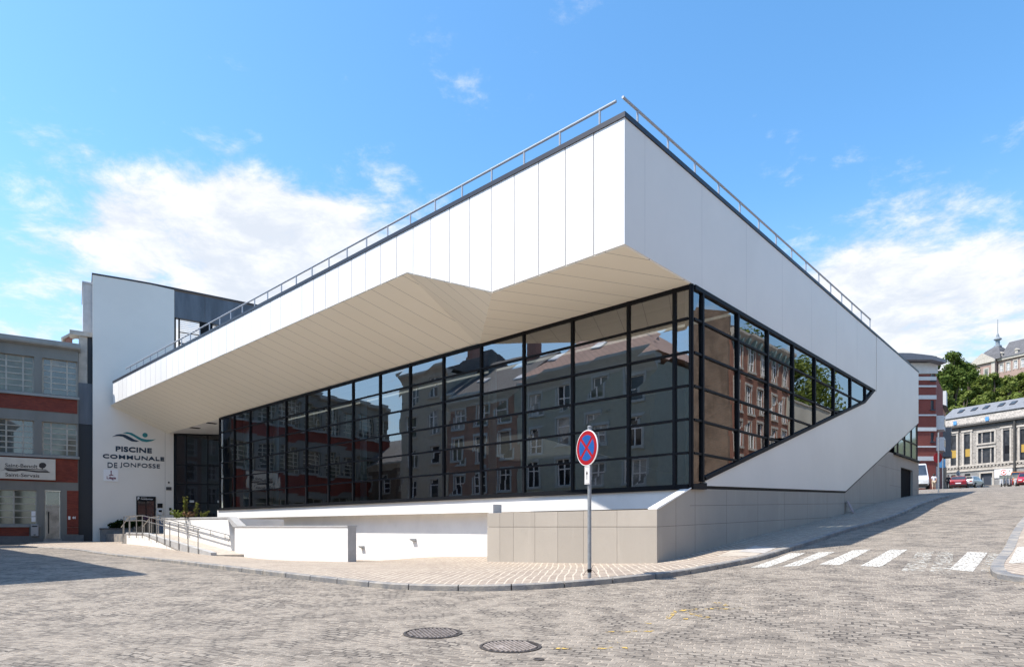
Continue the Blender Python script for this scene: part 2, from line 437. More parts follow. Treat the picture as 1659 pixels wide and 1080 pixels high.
STONE_RUB = brickmat('pale_rubble_stone', (0.40, 0.36, 0.32), (0.20, 0.185, 0.17), (0.46, 0.43, 0.39), bw=0.36, bh=0.24, mw=0.03, dirt=0.55, dscale=2.2)
STONE_GREY = brickmat('grey_block_stone', (0.22, 0.22, 0.22), (0.30, 0.295, 0.285), (0.15, 0.15, 0.15), bw=0.6, bh=0.3, mw=0.02, dirt=0.3)
STONE_TRIM = simple('pale_stone_trim', (0.50, 0.455, 0.40), 0.8, var=0.25, scale=2)
PANE = panemat('window_glass')
PANE_LIT = panemat('pale_window_glass', (0.085, 0.085, 0.065))
GLASS = glassmat('curtain_glass', (0.66, 0.75, 0.73), 3.5, 0.045, 0.6)
GLASS_SIDE = glassmat('side_curtain_glass', (0.36, 0.42, 0.42), 3.3, 0.03, 0.6)
TEAL = simple('teal_column_paint', (0.50, 0.66, 0.66), 0.5, var=0.04)
NAVY = simple('navy_lettering', (0.008, 0.03, 0.06), 0.5)
TEALINK = simple('teal_lettering', (0.012, 0.20, 0.225), 0.5)
MAROON = simple('maroon_print', (0.16, 0.012, 0.06), 0.5)
INK = simple('dark_brown_ink', (0.03, 0.022, 0.02), 0.6)
WHITEPL = simple('white_plate', (0.80, 0.79, 0.79), 0.4, var=0.02)
ROAD = cobblemat('cobblestones', 0.42, 0.155, 0.105, (0.16, 0.137, 0.115), (0.325, 0.285, 0.238), (0.35, 0.30, 0.245), (0.08, 0.069, 0.059), warp=0.08,
    patch=((0.16, 0.142, 0.124), 0.14), dust=(0.34, 0.297, 0.245), dust_amt=0.25, bump=0.8)
PAVE = cobblemat('paving_blocks', -1.47, 0.34, 0.165, (0.27, 0.215, 0.175), (0.38, 0.315, 0.255), (0.52, 0.455, 0.37), (0.40, 0.34, 0.28), mw=0.020, warp=0.03, big=0.3,
                 patch=((0.24, 0.20, 0.17), 0.35), dust=(0.40, 0.345, 0.285), dust_amt=0.35, bump=0.5)
PAINT_W = paintmat('white_road_paint', (0.63, 0.61, 0.56), 0.60, 12.0)
PAINT_W2 = paintmat('worn_white_road_paint', (0.62, 0.60, 0.54), 0.455, 9.0)
PAINT_Y = paintmat('yellow_spray_paint', (0.55, 0.37, 0.09), 0.455, 9.0, (0.4, 0.3, 0.1))
IRON = simple('cast_iron', (0.085, 0.075, 0.07), 0.6, metal=0.3, var=0.3, scale=12, bump=0.3, bscale=60)
LEAF_A = leafmat('deep_green_leaves', (0.07, 0.115, 0.03), (0.18, 0.23, 0.065))
LEAF_B = leafmat('fresh_green_leaves', (0.13, 0.175, 0.04), (0.29, 0.33, 0.10))
LEAF_D = leafmat('dark_shrub_leaves', (0.012, 0.026, 0.012), (0.03, 0.05, 0.02))
LEAF_P = leafmat('olive_plant_leaves', (0.11, 0.12, 0.03), (0.28, 0.25, 0.09))
TWIG = simple('dry_twig', (0.30, 0.22, 0.14), 0.9)
BARK = simple('bark', (0.10, 0.075, 0.055), 0.9, bump=0.5)
SLATE = brickmat('grey_slate', (0.10, 0.10, 0.11), (0.14, 0.14, 0.15), (0.06, 0.06, 0.065), bw=0.3, bh=0.2, mw=0.012)
TILE = brickmat('pink_roof_tile', (0.40, 0.24, 0.19), (0.48, 0.30, 0.24), (0.26, 0.15, 0.12), bw=0.25, bh=0.3, mw=0.03)

# ------------------------------------------------------------------ ground
KERB = [(26, 889.5, 30.0), (118, 890, 26.3), (160, 896, 23.6), (202, 902, 21.5), (287, 909, 19.0), (354, 921, 16.6), (456, 933, 14.6), (560, 946, 13.0), (640, 954, 12.2),
        (735, 957.5, 11.85), (811, 957, 11.7), (884, 953, 11.75), (958, 948, 12.0), (1034, 940, 12.35), (1107, 930.5, 12.95), (1184, 916, 14.1),
        (1231, 906, 15.1), (1282, 891, 16.7), (1336, 875, 18.9), (1370, 862, 20.6), (1437, 840.6, 24.3), (1490, 820, 28.6), (1528, 805, 33.5)]
G_PTS = []
def gp(px, py, d, dz=0.0):
    p = at_depth(px, py, d); G_PTS.append((p.x, p.y, p.z + dz))
def gst(s, t, z):
    p = ST.p(s, t, z); G_PTS.append((p.x, p.y, z))
for k in KERB[1::2]: gp(*k)
for a in ((0, 3), (-6, 4), (6, 4), (-4, 6.5), (4, 6.5), (0, 8), (-7, 8)): G_PTS.append((a[0], a[1], -1.31))
for a in ((0, -12), (-14, -8), (14, -8), (0, -30), (-30, -20), (30, -20)): G_PTS.append((a[0], a[1], -1.33))
gp(790, 910, 20.9, -.1); gp(1065, 914, 16.6, -.1); gp(1240, 869.6, 20.6, -.1); gp(1370, 832, 28.4, -.1); gp(1488, 801, 39.6, -.1)
gp(685, 902, 26.7, -.1); gp(610, 908, 29.3, -.1); gp(563, 911, 21.7, -.08); gp(205, 880, 34.0, -.05); gp(150, 877, 43.9, -.03); gp(85, 874, 42.8, -.03); gp(0, 884, 41.1, -.03)
G_PTS += [(-14, 14, -1.14), (-22, 22, -.95), (-40, 33, -.75), (-50, 50, -.6), (-60, 20, -.8), (-20, 60, -.6)]
for s, t, z in ((50, 6, 2.35), (60, 8, 3.0), (72, 8, 3.66), (81.6, 8, 4.05), (90.7, 8, 4.5), (124, 16, 6.65), (100, 0, 5.2), (60, 22, 3.0), (90, 30, 4.6), (74, 20, 3.75),
                (13.7, 1.5, -.86), (17.6, 1.7, -.58), (26, 2, .18), (35, 1, 1.15), (48, 1, 2.25), (60, 0, 3.05), (75, 0, 3.85), (85, -4, 4.3),
                (10, -12, -1.05), (20, -14, -.4), (35, -14, 1.0), (50, -14, 2.3), (70, -16, 3.5), (95, -22, 4.9), (128, -4, 6.6), (128, 34, 6.7), (30, 30, 0.6), (40, 20, 1.4)):
    gst(s, t, z)
gp(1513, 794, 69)
_P = np.array(G_PTS)
def _U(r2): return np.where(r2 < 1e-9, 0.0, r2 * np.log(np.maximum(r2, 1e-9)))
_n = len(_P)
_K = _U(((_P[:, None, :2] - _P[None, :, :2]) ** 2).sum(-1)) + np.eye(_n) * 6.0
_Q = np.hstack([np.ones((_n, 1)), _P[:, :2]])
_A = np.zeros((_n + 3, _n + 3)); _A[:_n, :_n] = _K; _A[:_n, _n:] = _Q; _A[_n:, :_n] = _Q.T
_S = np.linalg.solve(_A, np.concatenate([_P[:, 2], np.zeros(3)]))
def zg_arr(X, Y):
    q = np.stack([X, Y], -1)
    r2 = ((q[:, None, :] - _P[None, :, :2]) ** 2).sum(-1)
    z = _U(r2) @ _S[:_n] + _S[_n] + q @ _S[_n + 1:]
    out = np.maximum(np.maximum(np.abs(X - 10) - 70, np.abs(Y - 45) - 75), 0) / 40.0
    w = 1 / (1 + out * out * 4)
    return np.clip(z, -2.2, 7.0) * w + 1.0 * (1 - w)
def zg(x, y): return float(zg_arr(np.array([x]), np.array([y]))[0])
def zst(s, t):
    p = ST.p(s, t, 0); return zg(p.x, p.y)

def axis(dense0, dense1, step, lo, hi):
    a = list(np.arange(dense0, dense1 + 1e-6, step)); st = step
    x = dense1
    while x < hi: st *= 1.22; x += st; a.append(min(x, hi))
    x = dense0; st = step
    while x > lo: st *= 1.22; x -= st; a.insert(0, max(x, lo))
    return np.array(a)
xs = axis(-14, 24, 0.4, -500, 500); ys = axis(2, 34, 0.4, -400, 700)
XX, YY = np.meshgrid(xs, ys)
ZZ = zg_arr(XX.ravel(), YY.ravel())
gm = MB()
nx = len(xs)
gm.add(list(zip(XX.ravel().tolist(), YY.ravel().tolist(), ZZ.tolist())),
       [(j * nx + i, j * nx + i + 1, (j + 1) * nx + i + 1, (j + 1) * nx + i) for j in range(len(ys) - 1) for i in range(nx - 1)])
road = gm.build('road', ROAD, smooth=True); tag(road, 'worn grey cobbled road across the square and up the side street', 'road', kind='structure')

def catmull(P, n):
    out = []
    for i in range(len(P) - 1):
        p0 = P[max(i - 1, 0)]; p1 = P[i]; p2 = P[i + 1]; p3 = P[min(i + 2, len(P) - 1)]
        for k in range(n):
            t = k / n
            out.append(0.5 * ((2 * p1) + (p2 - p0) * t + (2 * p0 - 5 * p1 + 4 * p2 - p3) * t * t + (3 * p1 - p0 - 3 * p2 + p3) * t ** 3))
    out.append(P[-1].copy()); return out
def flat(p): return Vector((p.x, p.y))
def resample(P, step):
    out = [P[0]]; acc = 0
    for a, b in zip(P, P[1:]):
        L = (b - a).length; d = step - acc
        while d <= L:
            out.append(a + (b - a) * (d / L)); d += step
        acc = (acc + L) % step
    out.append(P[-1]); return out
kl = [flat(at_depth(*k)) for k in KERB]
# round the far tip and return along the cross street
kl += [flat(ST.p(42.5, 6.6, 0)), flat(ST.p(45.5, 8.2, 0)), flat(ST.p(46.8, 11.5, 0)), flat(ST.p(47.0, 20, 0))]
kline = resample(catmull(kl, 8), 0.25)
NK = len(kline)
def khgt(i):
    d = kline[i]
    return 0.025 + 0.085 * min(max((d.x + 21) / 14, 0), 1)
# inner edge: under the walls
inn = [flat(FW.p(-8, .3, 0)), flat(FW.p(-3, .3, 0)), flat(ST.p(13.5, 45, 0)), flat(ST.p(13.0, 32, 0)), flat(ST.p(17.4, 24, 0)), flat(ST.p(17.4, 14.5, 0)), flat(ST.p(15.5, 9.6, 0)),
       flat(ST.p(19, 9.3, 0)), flat(ST.p(26, 9.3, 0)), flat(ST.p(34, 9.3, 0)), flat(ST.p(40, 9.3, 0)), flat(ST.p(44.5, 9.3, 0)), flat(ST.p(45.2, 12, 0)), flat(ST.p(45.6, 20, 0))]
kid = [0, 0, 0.06, 0.16, 0.27, 0.40, 0.545, 0.60, 0.68, 0.78, 0.86, 0.905, 0.945, 1.0]
kid[1] = 0.03
def inner(i):
    f = i / (NK - 1)
    for a in range(len(kid) - 1):
        if f <= kid[a + 1] + 1e-9: return inn[a].lerp(inn[a + 1], (f - kid[a]) / max(kid[a + 1] - kid[a], 1e-6))
    return inn[-1]
sw = MB(); NL = 26; rows = []
for i in range(NK):
    o, q = kline[i], inner(i)
    nrm = (q - o).normalized(); o2 = o + nrm * 0.13
    for j in range(NL + 1):
        c = o2.lerp(q, j / NL); rows.append((c.x, c.y))
zz = zg_arr(np.array([r[0] for r in rows]), np.array([r[1] for r in rows]))
sw.add([(r[0], r[1], float(z) + khgt(k // (NL + 1))) for k, (r, z) in enumerate(zip(rows, zz))],
       [(i * (NL + 1) + j, i * (NL + 1) + j + 1, (i + 1) * (NL + 1) + j + 1, (i + 1) * (NL + 1) + j) for i in range(NK - 1) for j in range(NL)])
pavement = sw.build('pavement', PAVE, smooth=True)
tag(pavement, 'tan block pavement wrapping round the corner of the pool hall', 'pavement', kind='structure')
def kerb_mesh(line, hgt, width=0.15, seg=4, inward=None):
    kb = MB(); i = 0; n = len(line)
    while i < n - 1:
        j = min(i + seg, n - 1)
        for a in range(i, j):
            p, q = line[a], line[a + 1]
            dr = (q - p).normalized(); nr = Vector((-dr.y, dr.x)) * (1 if inward is None else inward)
            e0 = 0.012 if a == i else 0.0; e1 = 0.012 if a == j - 1 else 0.0
            p2 = p + dr * e0; q2 = q - dr * e1
            zp, zq = zg(p.x, p.y), zg(q.x, q.y); hp, hq = hgt(a) + .004, hgt(a + 1) + .004
            P = [(p2.x, p2.y, zp - .2), (q2.x, q2.y, zq - .2), (q2.x, q2.y, zq + hq - .02), (p2.x, p2.y, zp + hp - .02),
                 (p2.x + nr.x * .02, p2.y + nr.y * .02, zp + hp), (q2.x + nr.x * .02, q2.y + nr.y * .02, zq + hq),
                 (q2.x + nr.x * width, q2.y + nr.y * width, zq + hq), (p2.x + nr.x * width, p2.y + nr.y * width, zp + hp),
                 (p2.x + nr.x * width, p2.y + nr.y * width, zp - .2), (q2.x + nr.x * width, q2.y + nr.y * width, zq - .2)]
            kb.add(P, [(0, 1, 2, 3), (3, 2, 5, 4), (4, 5, 6, 7), (7, 6, 9, 8), (0, 3, 4, 7, 8), (1, 9, 6, 5, 2)])
        i = j
    return kb
k1 = kerb_mesh(kline, khgt).build('kerb', BLUESTONE, pavement)
# the pavement at the right-hand edge
RK = [(1745, 995, 9.0), (1700, 981, 9.7), (1659, 968.6, 10.35), (1625.6, 955, 10.7), (1608, 938, 11.1), (1606, 920, 12.1), (1625.6, 898, 14.2), (1639, 874, 17.0), (1659, 844, 21.0)]
rl = [flat(ST.p(4.5, -12.6, 0)), flat(ST.p(6.5, -8.0, 0)), flat(ST.p(9.3, -3.0, 0))] + [flat(at_depth(*k)) for k in RK[1:]] + [flat(ST.p(34, 1.9, 0)), flat(ST.p(50, 1.7, 0)), flat(ST.p(70, 1.0, 0)), flat(ST.p(84, -3.5, 0))]
rline = resample(catmull(rl, 8), 0.25)
sw = MB(); rows = []; NR = len(rline); NL2 = 14
for i in range(NR):
    o = rline[i]; f = i / (NR - 1)
    q = flat(ST.p(5 + f * 84, -12.8 - 2 * f, 0)); nrm = (q - o).normalized(); o2 = o + nrm * .17
    for j in range(NL2 + 1):
        c = o2.lerp(q, (j / NL2) ** 1.5); rows.append((c.x, c.y))
zz = zg_arr(np.array([r[0] for r in rows]), np.array([r[1] for r in rows]))
sw.add([(r[0], r[1], float(z) + .10) for r, z in zip(rows, zz)],
       [(i * (NL2 + 1) + j, i * (NL2 + 1) + j + 1, (i + 1) * (NL2 + 1) + j + 1, (i + 1) * (NL2 + 1) + j) for i in range(NR - 1) for j in range(NL2)])
pave_r = sw.build('pavement', PAVE, smooth=True); tag(pave_r, 'tan pavement curving in at the right edge of the picture', 'pavement', kind='structure')
kerb_mesh(rline, lambda i: .10, 0.2, 5, inward=-1).build('kerb', BLUESTONE, pave_r)

def drape(poly4, mat, name, parent, h=.006, n=10, m=6, extra=0.0):
    a, b, c, d = [Vector(p) for p in poly4]; mb = MB(); V = []
    for i in range(n + 1):
        l = a.lerp(d, i / n); r = b.lerp(c, i / n)
        for j in range(m + 1):
            p = l.lerp(r, j / m); V.append((p.x, p.y))
    z = zg_arr(np.array([v[0] for v in V]), np.array([v[1] for v in V]))
    mb.add([(v[0], v[1], float(k) + h + extra) for v, k in zip(V, z)], [(i * (m + 1) + j, i * (m + 1) + j + 1, (i + 1) * (m + 1) + j + 1, (i + 1) * (m + 1) + j) for i in range(n) for j in range(m)])
    return mb.build(name, mat, parent)
def on_road(px, py):
    """the point of the road surface seen at a pixel"""
    u, e = ray(px, py); lo, hi = 3.0, 120.0
    prev = None
    for d in np.arange(3.0, 110.0, 0.25):
        g = e * d - zg(u * d, d)
        if prev is not None and g < 0 <= prev[1] or (prev is None and g < 0): 
            break
        prev = (d, g)
    a, b = prev[0], d
    for _ in range(14):
        c = (a + b) / 2
        if e * c - zg(u * c, c) > 0: a = c
        else: b = c
    return Vector((u * a, a))
for nm, st in (('crosswalk_stripe', [(1216, 919), (1243, 919), (1304.5, 895.6), (1278.6, 896)]), ('crosswalk_stripe', [(1267, 917.5), (1294, 916.5), (1353, 893.5), (1326, 894.5)]),
               ('crosswalk_stripe', [(1327.5, 914), (1359.5, 915), (1410.5, 890), (1383, 890.5)]), ('crosswalk_stripe', [(1394, 916.5), (1427, 918), (1470, 890), (1442, 890)]),
               ('worn_stripe', [(1460, 925), (1497, 926), (1513, 893), (1487, 893)]), ('worn_stripe', [(1505, 927), (1540, 930), (1545, 894), (1520, 894)]),
               ('crosswalk_stripe', [(1538, 922), (1576, 926), (1600, 895), (1568, 893.5)]), ('worn_edge_stripe', [(1588, 926), (1606, 926), (1622, 897), (1602, 896)])):
    q = [on_road(*p) for p in st]
    drape(q, PAINT_W2 if 'worn' in nm else PAINT_W, 'crosswalk_stripe', road)
q = [on_road(*p) for p in ((1634, 921), (1680, 919), (1680, 890), (1648, 893))]
drape(q, PAINT_W, 'crosswalk_stripe', pave_r, extra=.10)
# pale slabs of the crossing set into the corner pavement
q = [on_road(*p) for p in ((1160, 908), (1222, 908), (1240, 897), (1190, 895))]
drape(q, simple('pale_paving_slab', (0.44, 0.39, 0.33), 0.8, var=0.25, scale=5), 'tactile_slab', pavement, extra=.108)
q = [on_road(*p) for p in ((1196, 900), (1238, 903), (1258, 894), (1222, 890))]
drape(q, simple('grey_paving_slab', (0.42, 0.40, 0.38), 0.8, var=0.25, scale=5), 'tactile_slab', pavement, extra=.112)
def stroke(pts, wd, parent=road):
    P = [on_road(*p) for p in pts]
    for a, b in zip(P, P[1:]):
        d = (b - a).normalized(); nr = Vector((-d.y, d.x)) * wd / 2
        yield (a - nr, a + nr, b + nr, b - nr)
yl = MB()
for pts, wd in (([(1098, 989), (1140, 986), (1205, 984.5)], .13), ([(1152, 974), (1182, 981)], .10), ([(1112, 991), (1152, 1002)], .10), ([(1108, 1003), (1140, 1001)], .08),
                ([(878, 1051), (925, 1050)], .09), ([(960, 1050), (1016, 1049)], .09), ([(975, 1024), (1010, 1023), (1060, 1022)], .07), ([(982, 1036), (1002, 1041)], .08),
                ([(1030, 1006), (1056, 1010)], .08), ([(1095, 988), (1080, 1003)], .08)):
    for qd in stroke(pts, wd):
        a, b, c, d = qd; V = []
        for i in range(7):
            for p in (a.lerp(d, i / 6), b.lerp(c, i / 6)): V.append((p.x, p.y, zg(p.x, p.y) + .007))
        yl.add(V, [(2 * i, 2 * i + 1, 2 * i + 3, 2 * i + 2) for i in range(6)])
yl.build('survey_marks', PAINT_Y, road)

def manhole(px, py, r, label, pattern):
    p = on_road(px, py); z = zg(p.x, p.y)
    dx = (zg(p.x + .4, p.y) - zg(p.x - .4, p.y)) / .8; dy = (zg(p.x, p.y + .4) - zg(p.x, p.y - .4)) / .8
    t = thing('manhole_cover', label, 'manhole cover', (p.x, p.y, z))
    ez = Vector((-dx, -dy, 1)).normalized(); ex = Vector((.93, .36, 0)); ex = (ex - ez * ex.dot(ez)).normalized()
    F = Frame((p.x, p.y, z), ex, ez.cross(ex), ez)
    fr = MB(); fr.lathe([(r, -.05), (r, .012), (r * .93, .012), (r * .93, .004), (r * .90, .004), (r * .90, -.05)], 48, F); fr.build('frame', IRON, t)
    lid = MB(); lid.lathe([(r * .89, -.05), (r * .89, .004), (.001, .004)], 48, F); lm = simple('rubbed_iron_lid', (0.19, 0.165, 0.145), 0.6, var=0.35, scale=11) if pattern == 'studs' else None
    o = lid.build('lid', lm or simple('iron_lid', (0.028, 0.022, 0.02), 0.8, metal=0.2, var=0.3, scale=9) if 'iron_lid' not in MATS else MATS['iron_lid'], t)
    rb = MB()
    if pattern == 'bars':
        k = -r * .8
        while k < r * .82:
            h = math.sqrt(max((r * .86) ** 2 - k * k, 0))
            rb.box(k - .011, k + .011, -h, h, .0, .016, F); k += r * .135
        rb.box(-r * .55, -r * .2, -r * .2, r * .25, .0, .013, F)
    else:
        st = r * .13
        for i in range(-7, 8):
            for j in range(-7, 8):
                x, y = i * st, j * st
                if x * x + y * y < (r * .84) ** 2: rb.box(x - st * .3, x + st * .3, y - st * .3, y + st * .3, 0, .014, F)
    rb.build('ribs', simple('worn_iron', (0.36, 0.31, 0.28), 0.55, metal=0.2, var=0.4, scale=14) if 'worn_iron' not in MATS else MATS['worn_iron'], o)
manhole(827, 1047, .345, 'round iron manhole cover with raised parallel bars in the cobbles', 'bars')
manhole(701, 1025.5, .36, 'round iron manhole cover with a fine studded pattern in the cobbles', 'studs')
p = on_road(873, 1068)
wc = MB(); Fz = Frame((p.x, p.y, zg(p.x, p.y)), (1, 0, 0), (0, 1, 0)); wc.lathe([(.055, -.05), (.055, .01), (.042, .012), (.04, .005), (.001, .005)], 20, Fz)
wc.v = [(a - p.x, b - p.y, c - zg(p.x, p.y)) for a, b, c in wc.v]
o = wc.build('water_valve_cap', IRON); o.location = (p.x, p.y, zg(p.x, p.y)); tag(o, 'small round iron water valve cap beside the barred manhole cover', 'valve cap')

# wooded hillside behind the street
hm = MB()
hx = np.linspace(10, 330, 33); hy = np.linspace(119, 420, 33)
def hill_z(x, y):
    f = y - 116
    return 5.0 + 0.36 * f * min(1, f / 30) - 0.00028 * f * f + 1.2 * math.sin(x * .07) * min(1, f / 40)
hm.add([(x, y, hill_z(x, y)) for y in hy for x in hx], [(j * 33 + i, j * 33 + i + 1, (j + 1) * 33 + i + 1, (j + 1) * 33 + i) for j in range(32) for i in range(32)])
hill = hm.build('hillside', simple('hill_grass', (0.06, 0.085, 0.02), 0.95, var=0.4, scale=0.2), smooth=True)
tag(hill, 'green hillside rising behind the stone school', 'hill', kind='structure')

# ------------------------------------------------------------------ the pool hall
o = ST.p(16.6, 8.62, 0)
pool = thing('pool_hall', 'white angular pool hall with overhanging fascia and dark gridded glass walls', 'swimming pool', (o.x, o.y, -.9))
S0, T0 = 13.17, 8.62           # fascia plane on the square, facade plane on the side street
TK = [T0 + .92 * k for k in range(46)]; TEND = 50.3
def zb(t): return 6.9 if t <= 13.2 else (8.57 if t >= 17.22 else 6.9 + (t - 13.2) / 4.02 * 1.67)
ZT = 9.98
def top_r(s): return 9.98 - .0145 * (s - 13.17)

fp = MB(); tk = TK[:-1] + [TEND]
for a, b in zip(tk, tk[1:]):
    a2 = a + (.0 if a == T0 else .015); b2 = b - .015
    bot = [(a2, zb(a2))] + [(x, zb(x)) for x in (13.2, 17.22) if a2 < x < b2] + [(b2, zb(b2))]
    fp.prism_yz(bot + [(b2, ZT), (a2, ZT)], S0, S0 + .03, ST)
fp.build('fascia_panels', WHITE, pool)
fb = MB(); fb.prism_yz([(8.75, 6.93), (13.2, 6.93), (17.22, 8.6), (TEND - .05, 8.6), (TEND - .05, ZT - .05), (8.75, ZT - .05)], S0 + .034, S0 + .2, ST)
fb.build('fascia_backing', GAP, pool)
# right-hand cladding (a polygon in s, z on the plane t = 8.62)
cl = MB()
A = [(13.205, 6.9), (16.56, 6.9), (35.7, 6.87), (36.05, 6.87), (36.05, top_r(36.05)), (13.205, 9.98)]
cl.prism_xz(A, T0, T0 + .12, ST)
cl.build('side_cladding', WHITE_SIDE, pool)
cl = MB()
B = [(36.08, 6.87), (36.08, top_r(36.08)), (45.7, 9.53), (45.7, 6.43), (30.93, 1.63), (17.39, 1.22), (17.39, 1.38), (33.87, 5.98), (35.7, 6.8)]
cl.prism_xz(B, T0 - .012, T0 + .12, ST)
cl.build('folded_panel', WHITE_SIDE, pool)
JG = simple('joint_grey', (0.50, 0.49, 0.48), 0.6)
for s in [14.1 + 3.1 * i for i in range(8)]:
    sl = MB(); sl.box(s - .003, s + .003, T0 - .0015, T0 + .02, 6.93, top_r(s) - .02, ST); sl.build('cladding_joint', JG, pool)
# black strip laid in as the shadow line below the folded panel
sg = MB()
sg.prism_xz([(17.3, 1.13), (30.95, 1.545), (45.8, 6.37), (45.8, 6.5), (30.93, 1.7), (17.3, 1.3)], T0 + .03, T0 + .10, ST)
sg.build('painted_shadow_line', BLACK, pool)

cap = MB()
cap.box(S0 - .03, S0 + .42, T0 - .03, TEND, ZT + .002, ZT + .13, ST)
P = [(S0 + .42, ZT + .002), (45.75, 9.53), (45.75, 9.62), (S0 + .42, ZT + .13)]
cap.prism_xz(P, T0 - .03, T0 + .35, ST)
cap.build('parapet_cap', DARKCAP, pool)
rf = MB(); rf.prism_xz([(S0 + .25, 9.7), (18.6, 9.66), (18.6, 9.80), (S0 + .25, 9.86)], T0 + .15, TEND, ST); rf.prism_xz([(20.4, 9.64), (45.6, 9.4), (45.6, 9.5), (20.4, 9.78)], T0 + .15, TEND, ST)  # open slot between the two halves, added to let daylight into the hall
rf.build('roof', simple('roof_gravel', (0.22, 0.215, 0.21), 0.95, scale=8), pool)
# back and end walls of the hall
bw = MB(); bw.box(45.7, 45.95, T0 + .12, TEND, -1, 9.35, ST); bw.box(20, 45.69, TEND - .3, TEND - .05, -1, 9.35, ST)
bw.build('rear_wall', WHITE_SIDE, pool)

# soffit, three facets with skewed panel joints
so = bpy.data.meshes.new('soffit')
def soffit():
    bm = bmesh.new(); uvl = bm.loops.layers.uv.new('UVMap')
    sF, sG = S0 + .03, 16.66
    vs = {}
    C = {'A': (sF, T0 + .02, 6.9), 'G': (sG, T0 + .02, 6.9), 'P': (sF, 13.2, 6.9), 'R': (sF, 17.22, 8.57), 'Q': (sG, 17.35, 6.9), 'L': (sF, 51.2, 8.57), 'M': (sG, 51.2, 6.9)}
    inv = WM[pool.name].inverted()
    for k, c in C.items(): vs[k] = bm.verts.new(inv @ ST.p(*c))
    for f in ('AGQP', 'PQR', 'RQML'):
        fc = bm.faces.new([vs[k] for k in f])
        for lp, k in zip(fc.loops, f):
            s, t, z = C[k]; lp[uvl].uv = (t + .5 * (s - sF) + (.3 if f == 'PQR' else 0), s)
    bmesh.ops.recalc_face_normals(bm, faces=bm.faces)
    bm.to_mesh(so); bm.free(); so.materials.append(SOFFIT)
    ob = bpy.data.objects.new('soffit', so); COL.objects.link(ob); ob.parent = pool; WM[ob.name] = WM[pool.name].copy()
    md = ob.modifiers.new('solid', 'SOLIDIFY'); md.thickness = .03; md.offset = -1
    return ob
soffit()

# curtain wall on the square: plane s = 16.6
Z0, Z1 = 1.17, 6.88; NRW = 6; DZ = (Z1 - Z0) / NRW
TM = [8.62, 9.15] + [10.70 + 2.15 * k for k in range(15)]          # mullion axes
cw = MB()
for i, t in enumerate(TM):
    w = .045 if 0 < i < len(TM) - 1 else .03
    cw.box(16.52, 16.68 if i else 16.58, t - w + (.03 if i == 0 else 0), t + w + (.03 if i == 0 else 0), Z0, Z1 - .0, ST)
for k in range(NRW + 1):
    z = Z0 + k * DZ; h = .032 if 0 < k < NRW else .06
    if k == NRW: z -= .06
    cw.box(16.535, 16.67, T0 + .1, TM[-1], z - h, z + h, ST)
cw.box(16.42, 16.66, T0 + .02, TM[-1] + .06, Z0 - .09, Z0 - .03, ST)
cwall = cw.build('curtain_wall', BLACK, pool)
gz = MB(); rnd = random.Random(5)
def tilt(): return rnd.uniform(-.006, .006)
for a, b in zip(TM, TM[1:]):
    for k in range(NRW):
        z0, z1 = Z0 + k * DZ, Z0 + (k + 1) * DZ
        gz.quad(ST.p(16.58 + tilt(), b, z0), ST.p(16.58 + tilt(), a, z0), ST.p(16.58 + tilt(), a, z1), ST.p(16.58 + tilt(), b, z1))
gz.build('glazing', GLASS, cwall, fix=False)

# curtain wall on the side street: plane t = 8.62, clipped by the slanting panel
def diag(s): return 1.38 + (s - 17.39) * (5.98 - 1.38) / (33.87 - 17.39) if s < 33.87 else 5.98 + (s - 33.87) * (6.87 - 5.98) / (35.7 - 33.87)
SM = [17.22 + 2.4 * k for k in range(8)]
cw = MB()
for s in SM: cw.box(s - .045, s + .045, T0 - .05, T0 + .12, max(diag(s), Z0), 6.84, ST)
cw.box(16.585, 16.64, T0 - .03, T0 + .04, Z0 - .05, 6.88, ST)
cw.prism_xz([(16.72, 6.76), (35.1, 6.76), (35.75, 6.885), (16.72, 6.885)], T0 - .055, T0 + .1, ST)
cw.prism_xz([(17.36, 1.37), (33.87, 5.97), (35.7, 6.86), (35.35, 6.86), (33.8, 6.07), (17.3, 1.475)], T0 - .06, T0 + .1, ST)
cw.prism_xz([(16.6, 1.08), (17.42, 1.11), (17.42, 1.30), (16.6, 1.24)], T0 - .05, T0 + .1, ST)
for k in range(1, NRW):
    z = Z0 + k * DZ
    se = 17.39 + (z - 1.38) / (5.98 - 1.38) * (33.87 - 17.39)
    cw.box(16.72, se, T0 - .03, T0 + .08, z - .03, z + .03, ST)
cwall2 = cw.build('side_curtain_wall', BLACK, pool)
gz = MB(); SG = [16.66] + SM + [35.6]
for a, b in zip(SG, SG[1:]):
    for k in range(NRW):
        z0, z1 = Z0 + k * DZ, Z0 + (k + 1) * DZ
        za, zbb = max(z0, min(diag(a), 6.87)), max(z0, min(diag(b), 6.87))
        if za >= z1 - .01 and zbb >= z1 - .01: continue
        pts = [(a, min(za, z1)), (b, min(zbb, z1)), (b, z1), (a, z1)]
        if zbb > z1:
            sx = a + (b - a) * (z1 - za) / (zbb - za); pts = [(a, za), (sx, z1), (a, z1)]
        gz.add([ST.p(s, T0 + .02 + tilt(), z) for s, z in pts], [tuple(range(len(pts)))])
gz.build('glazing', GLASS_SIDE, cwall2, fix=False)

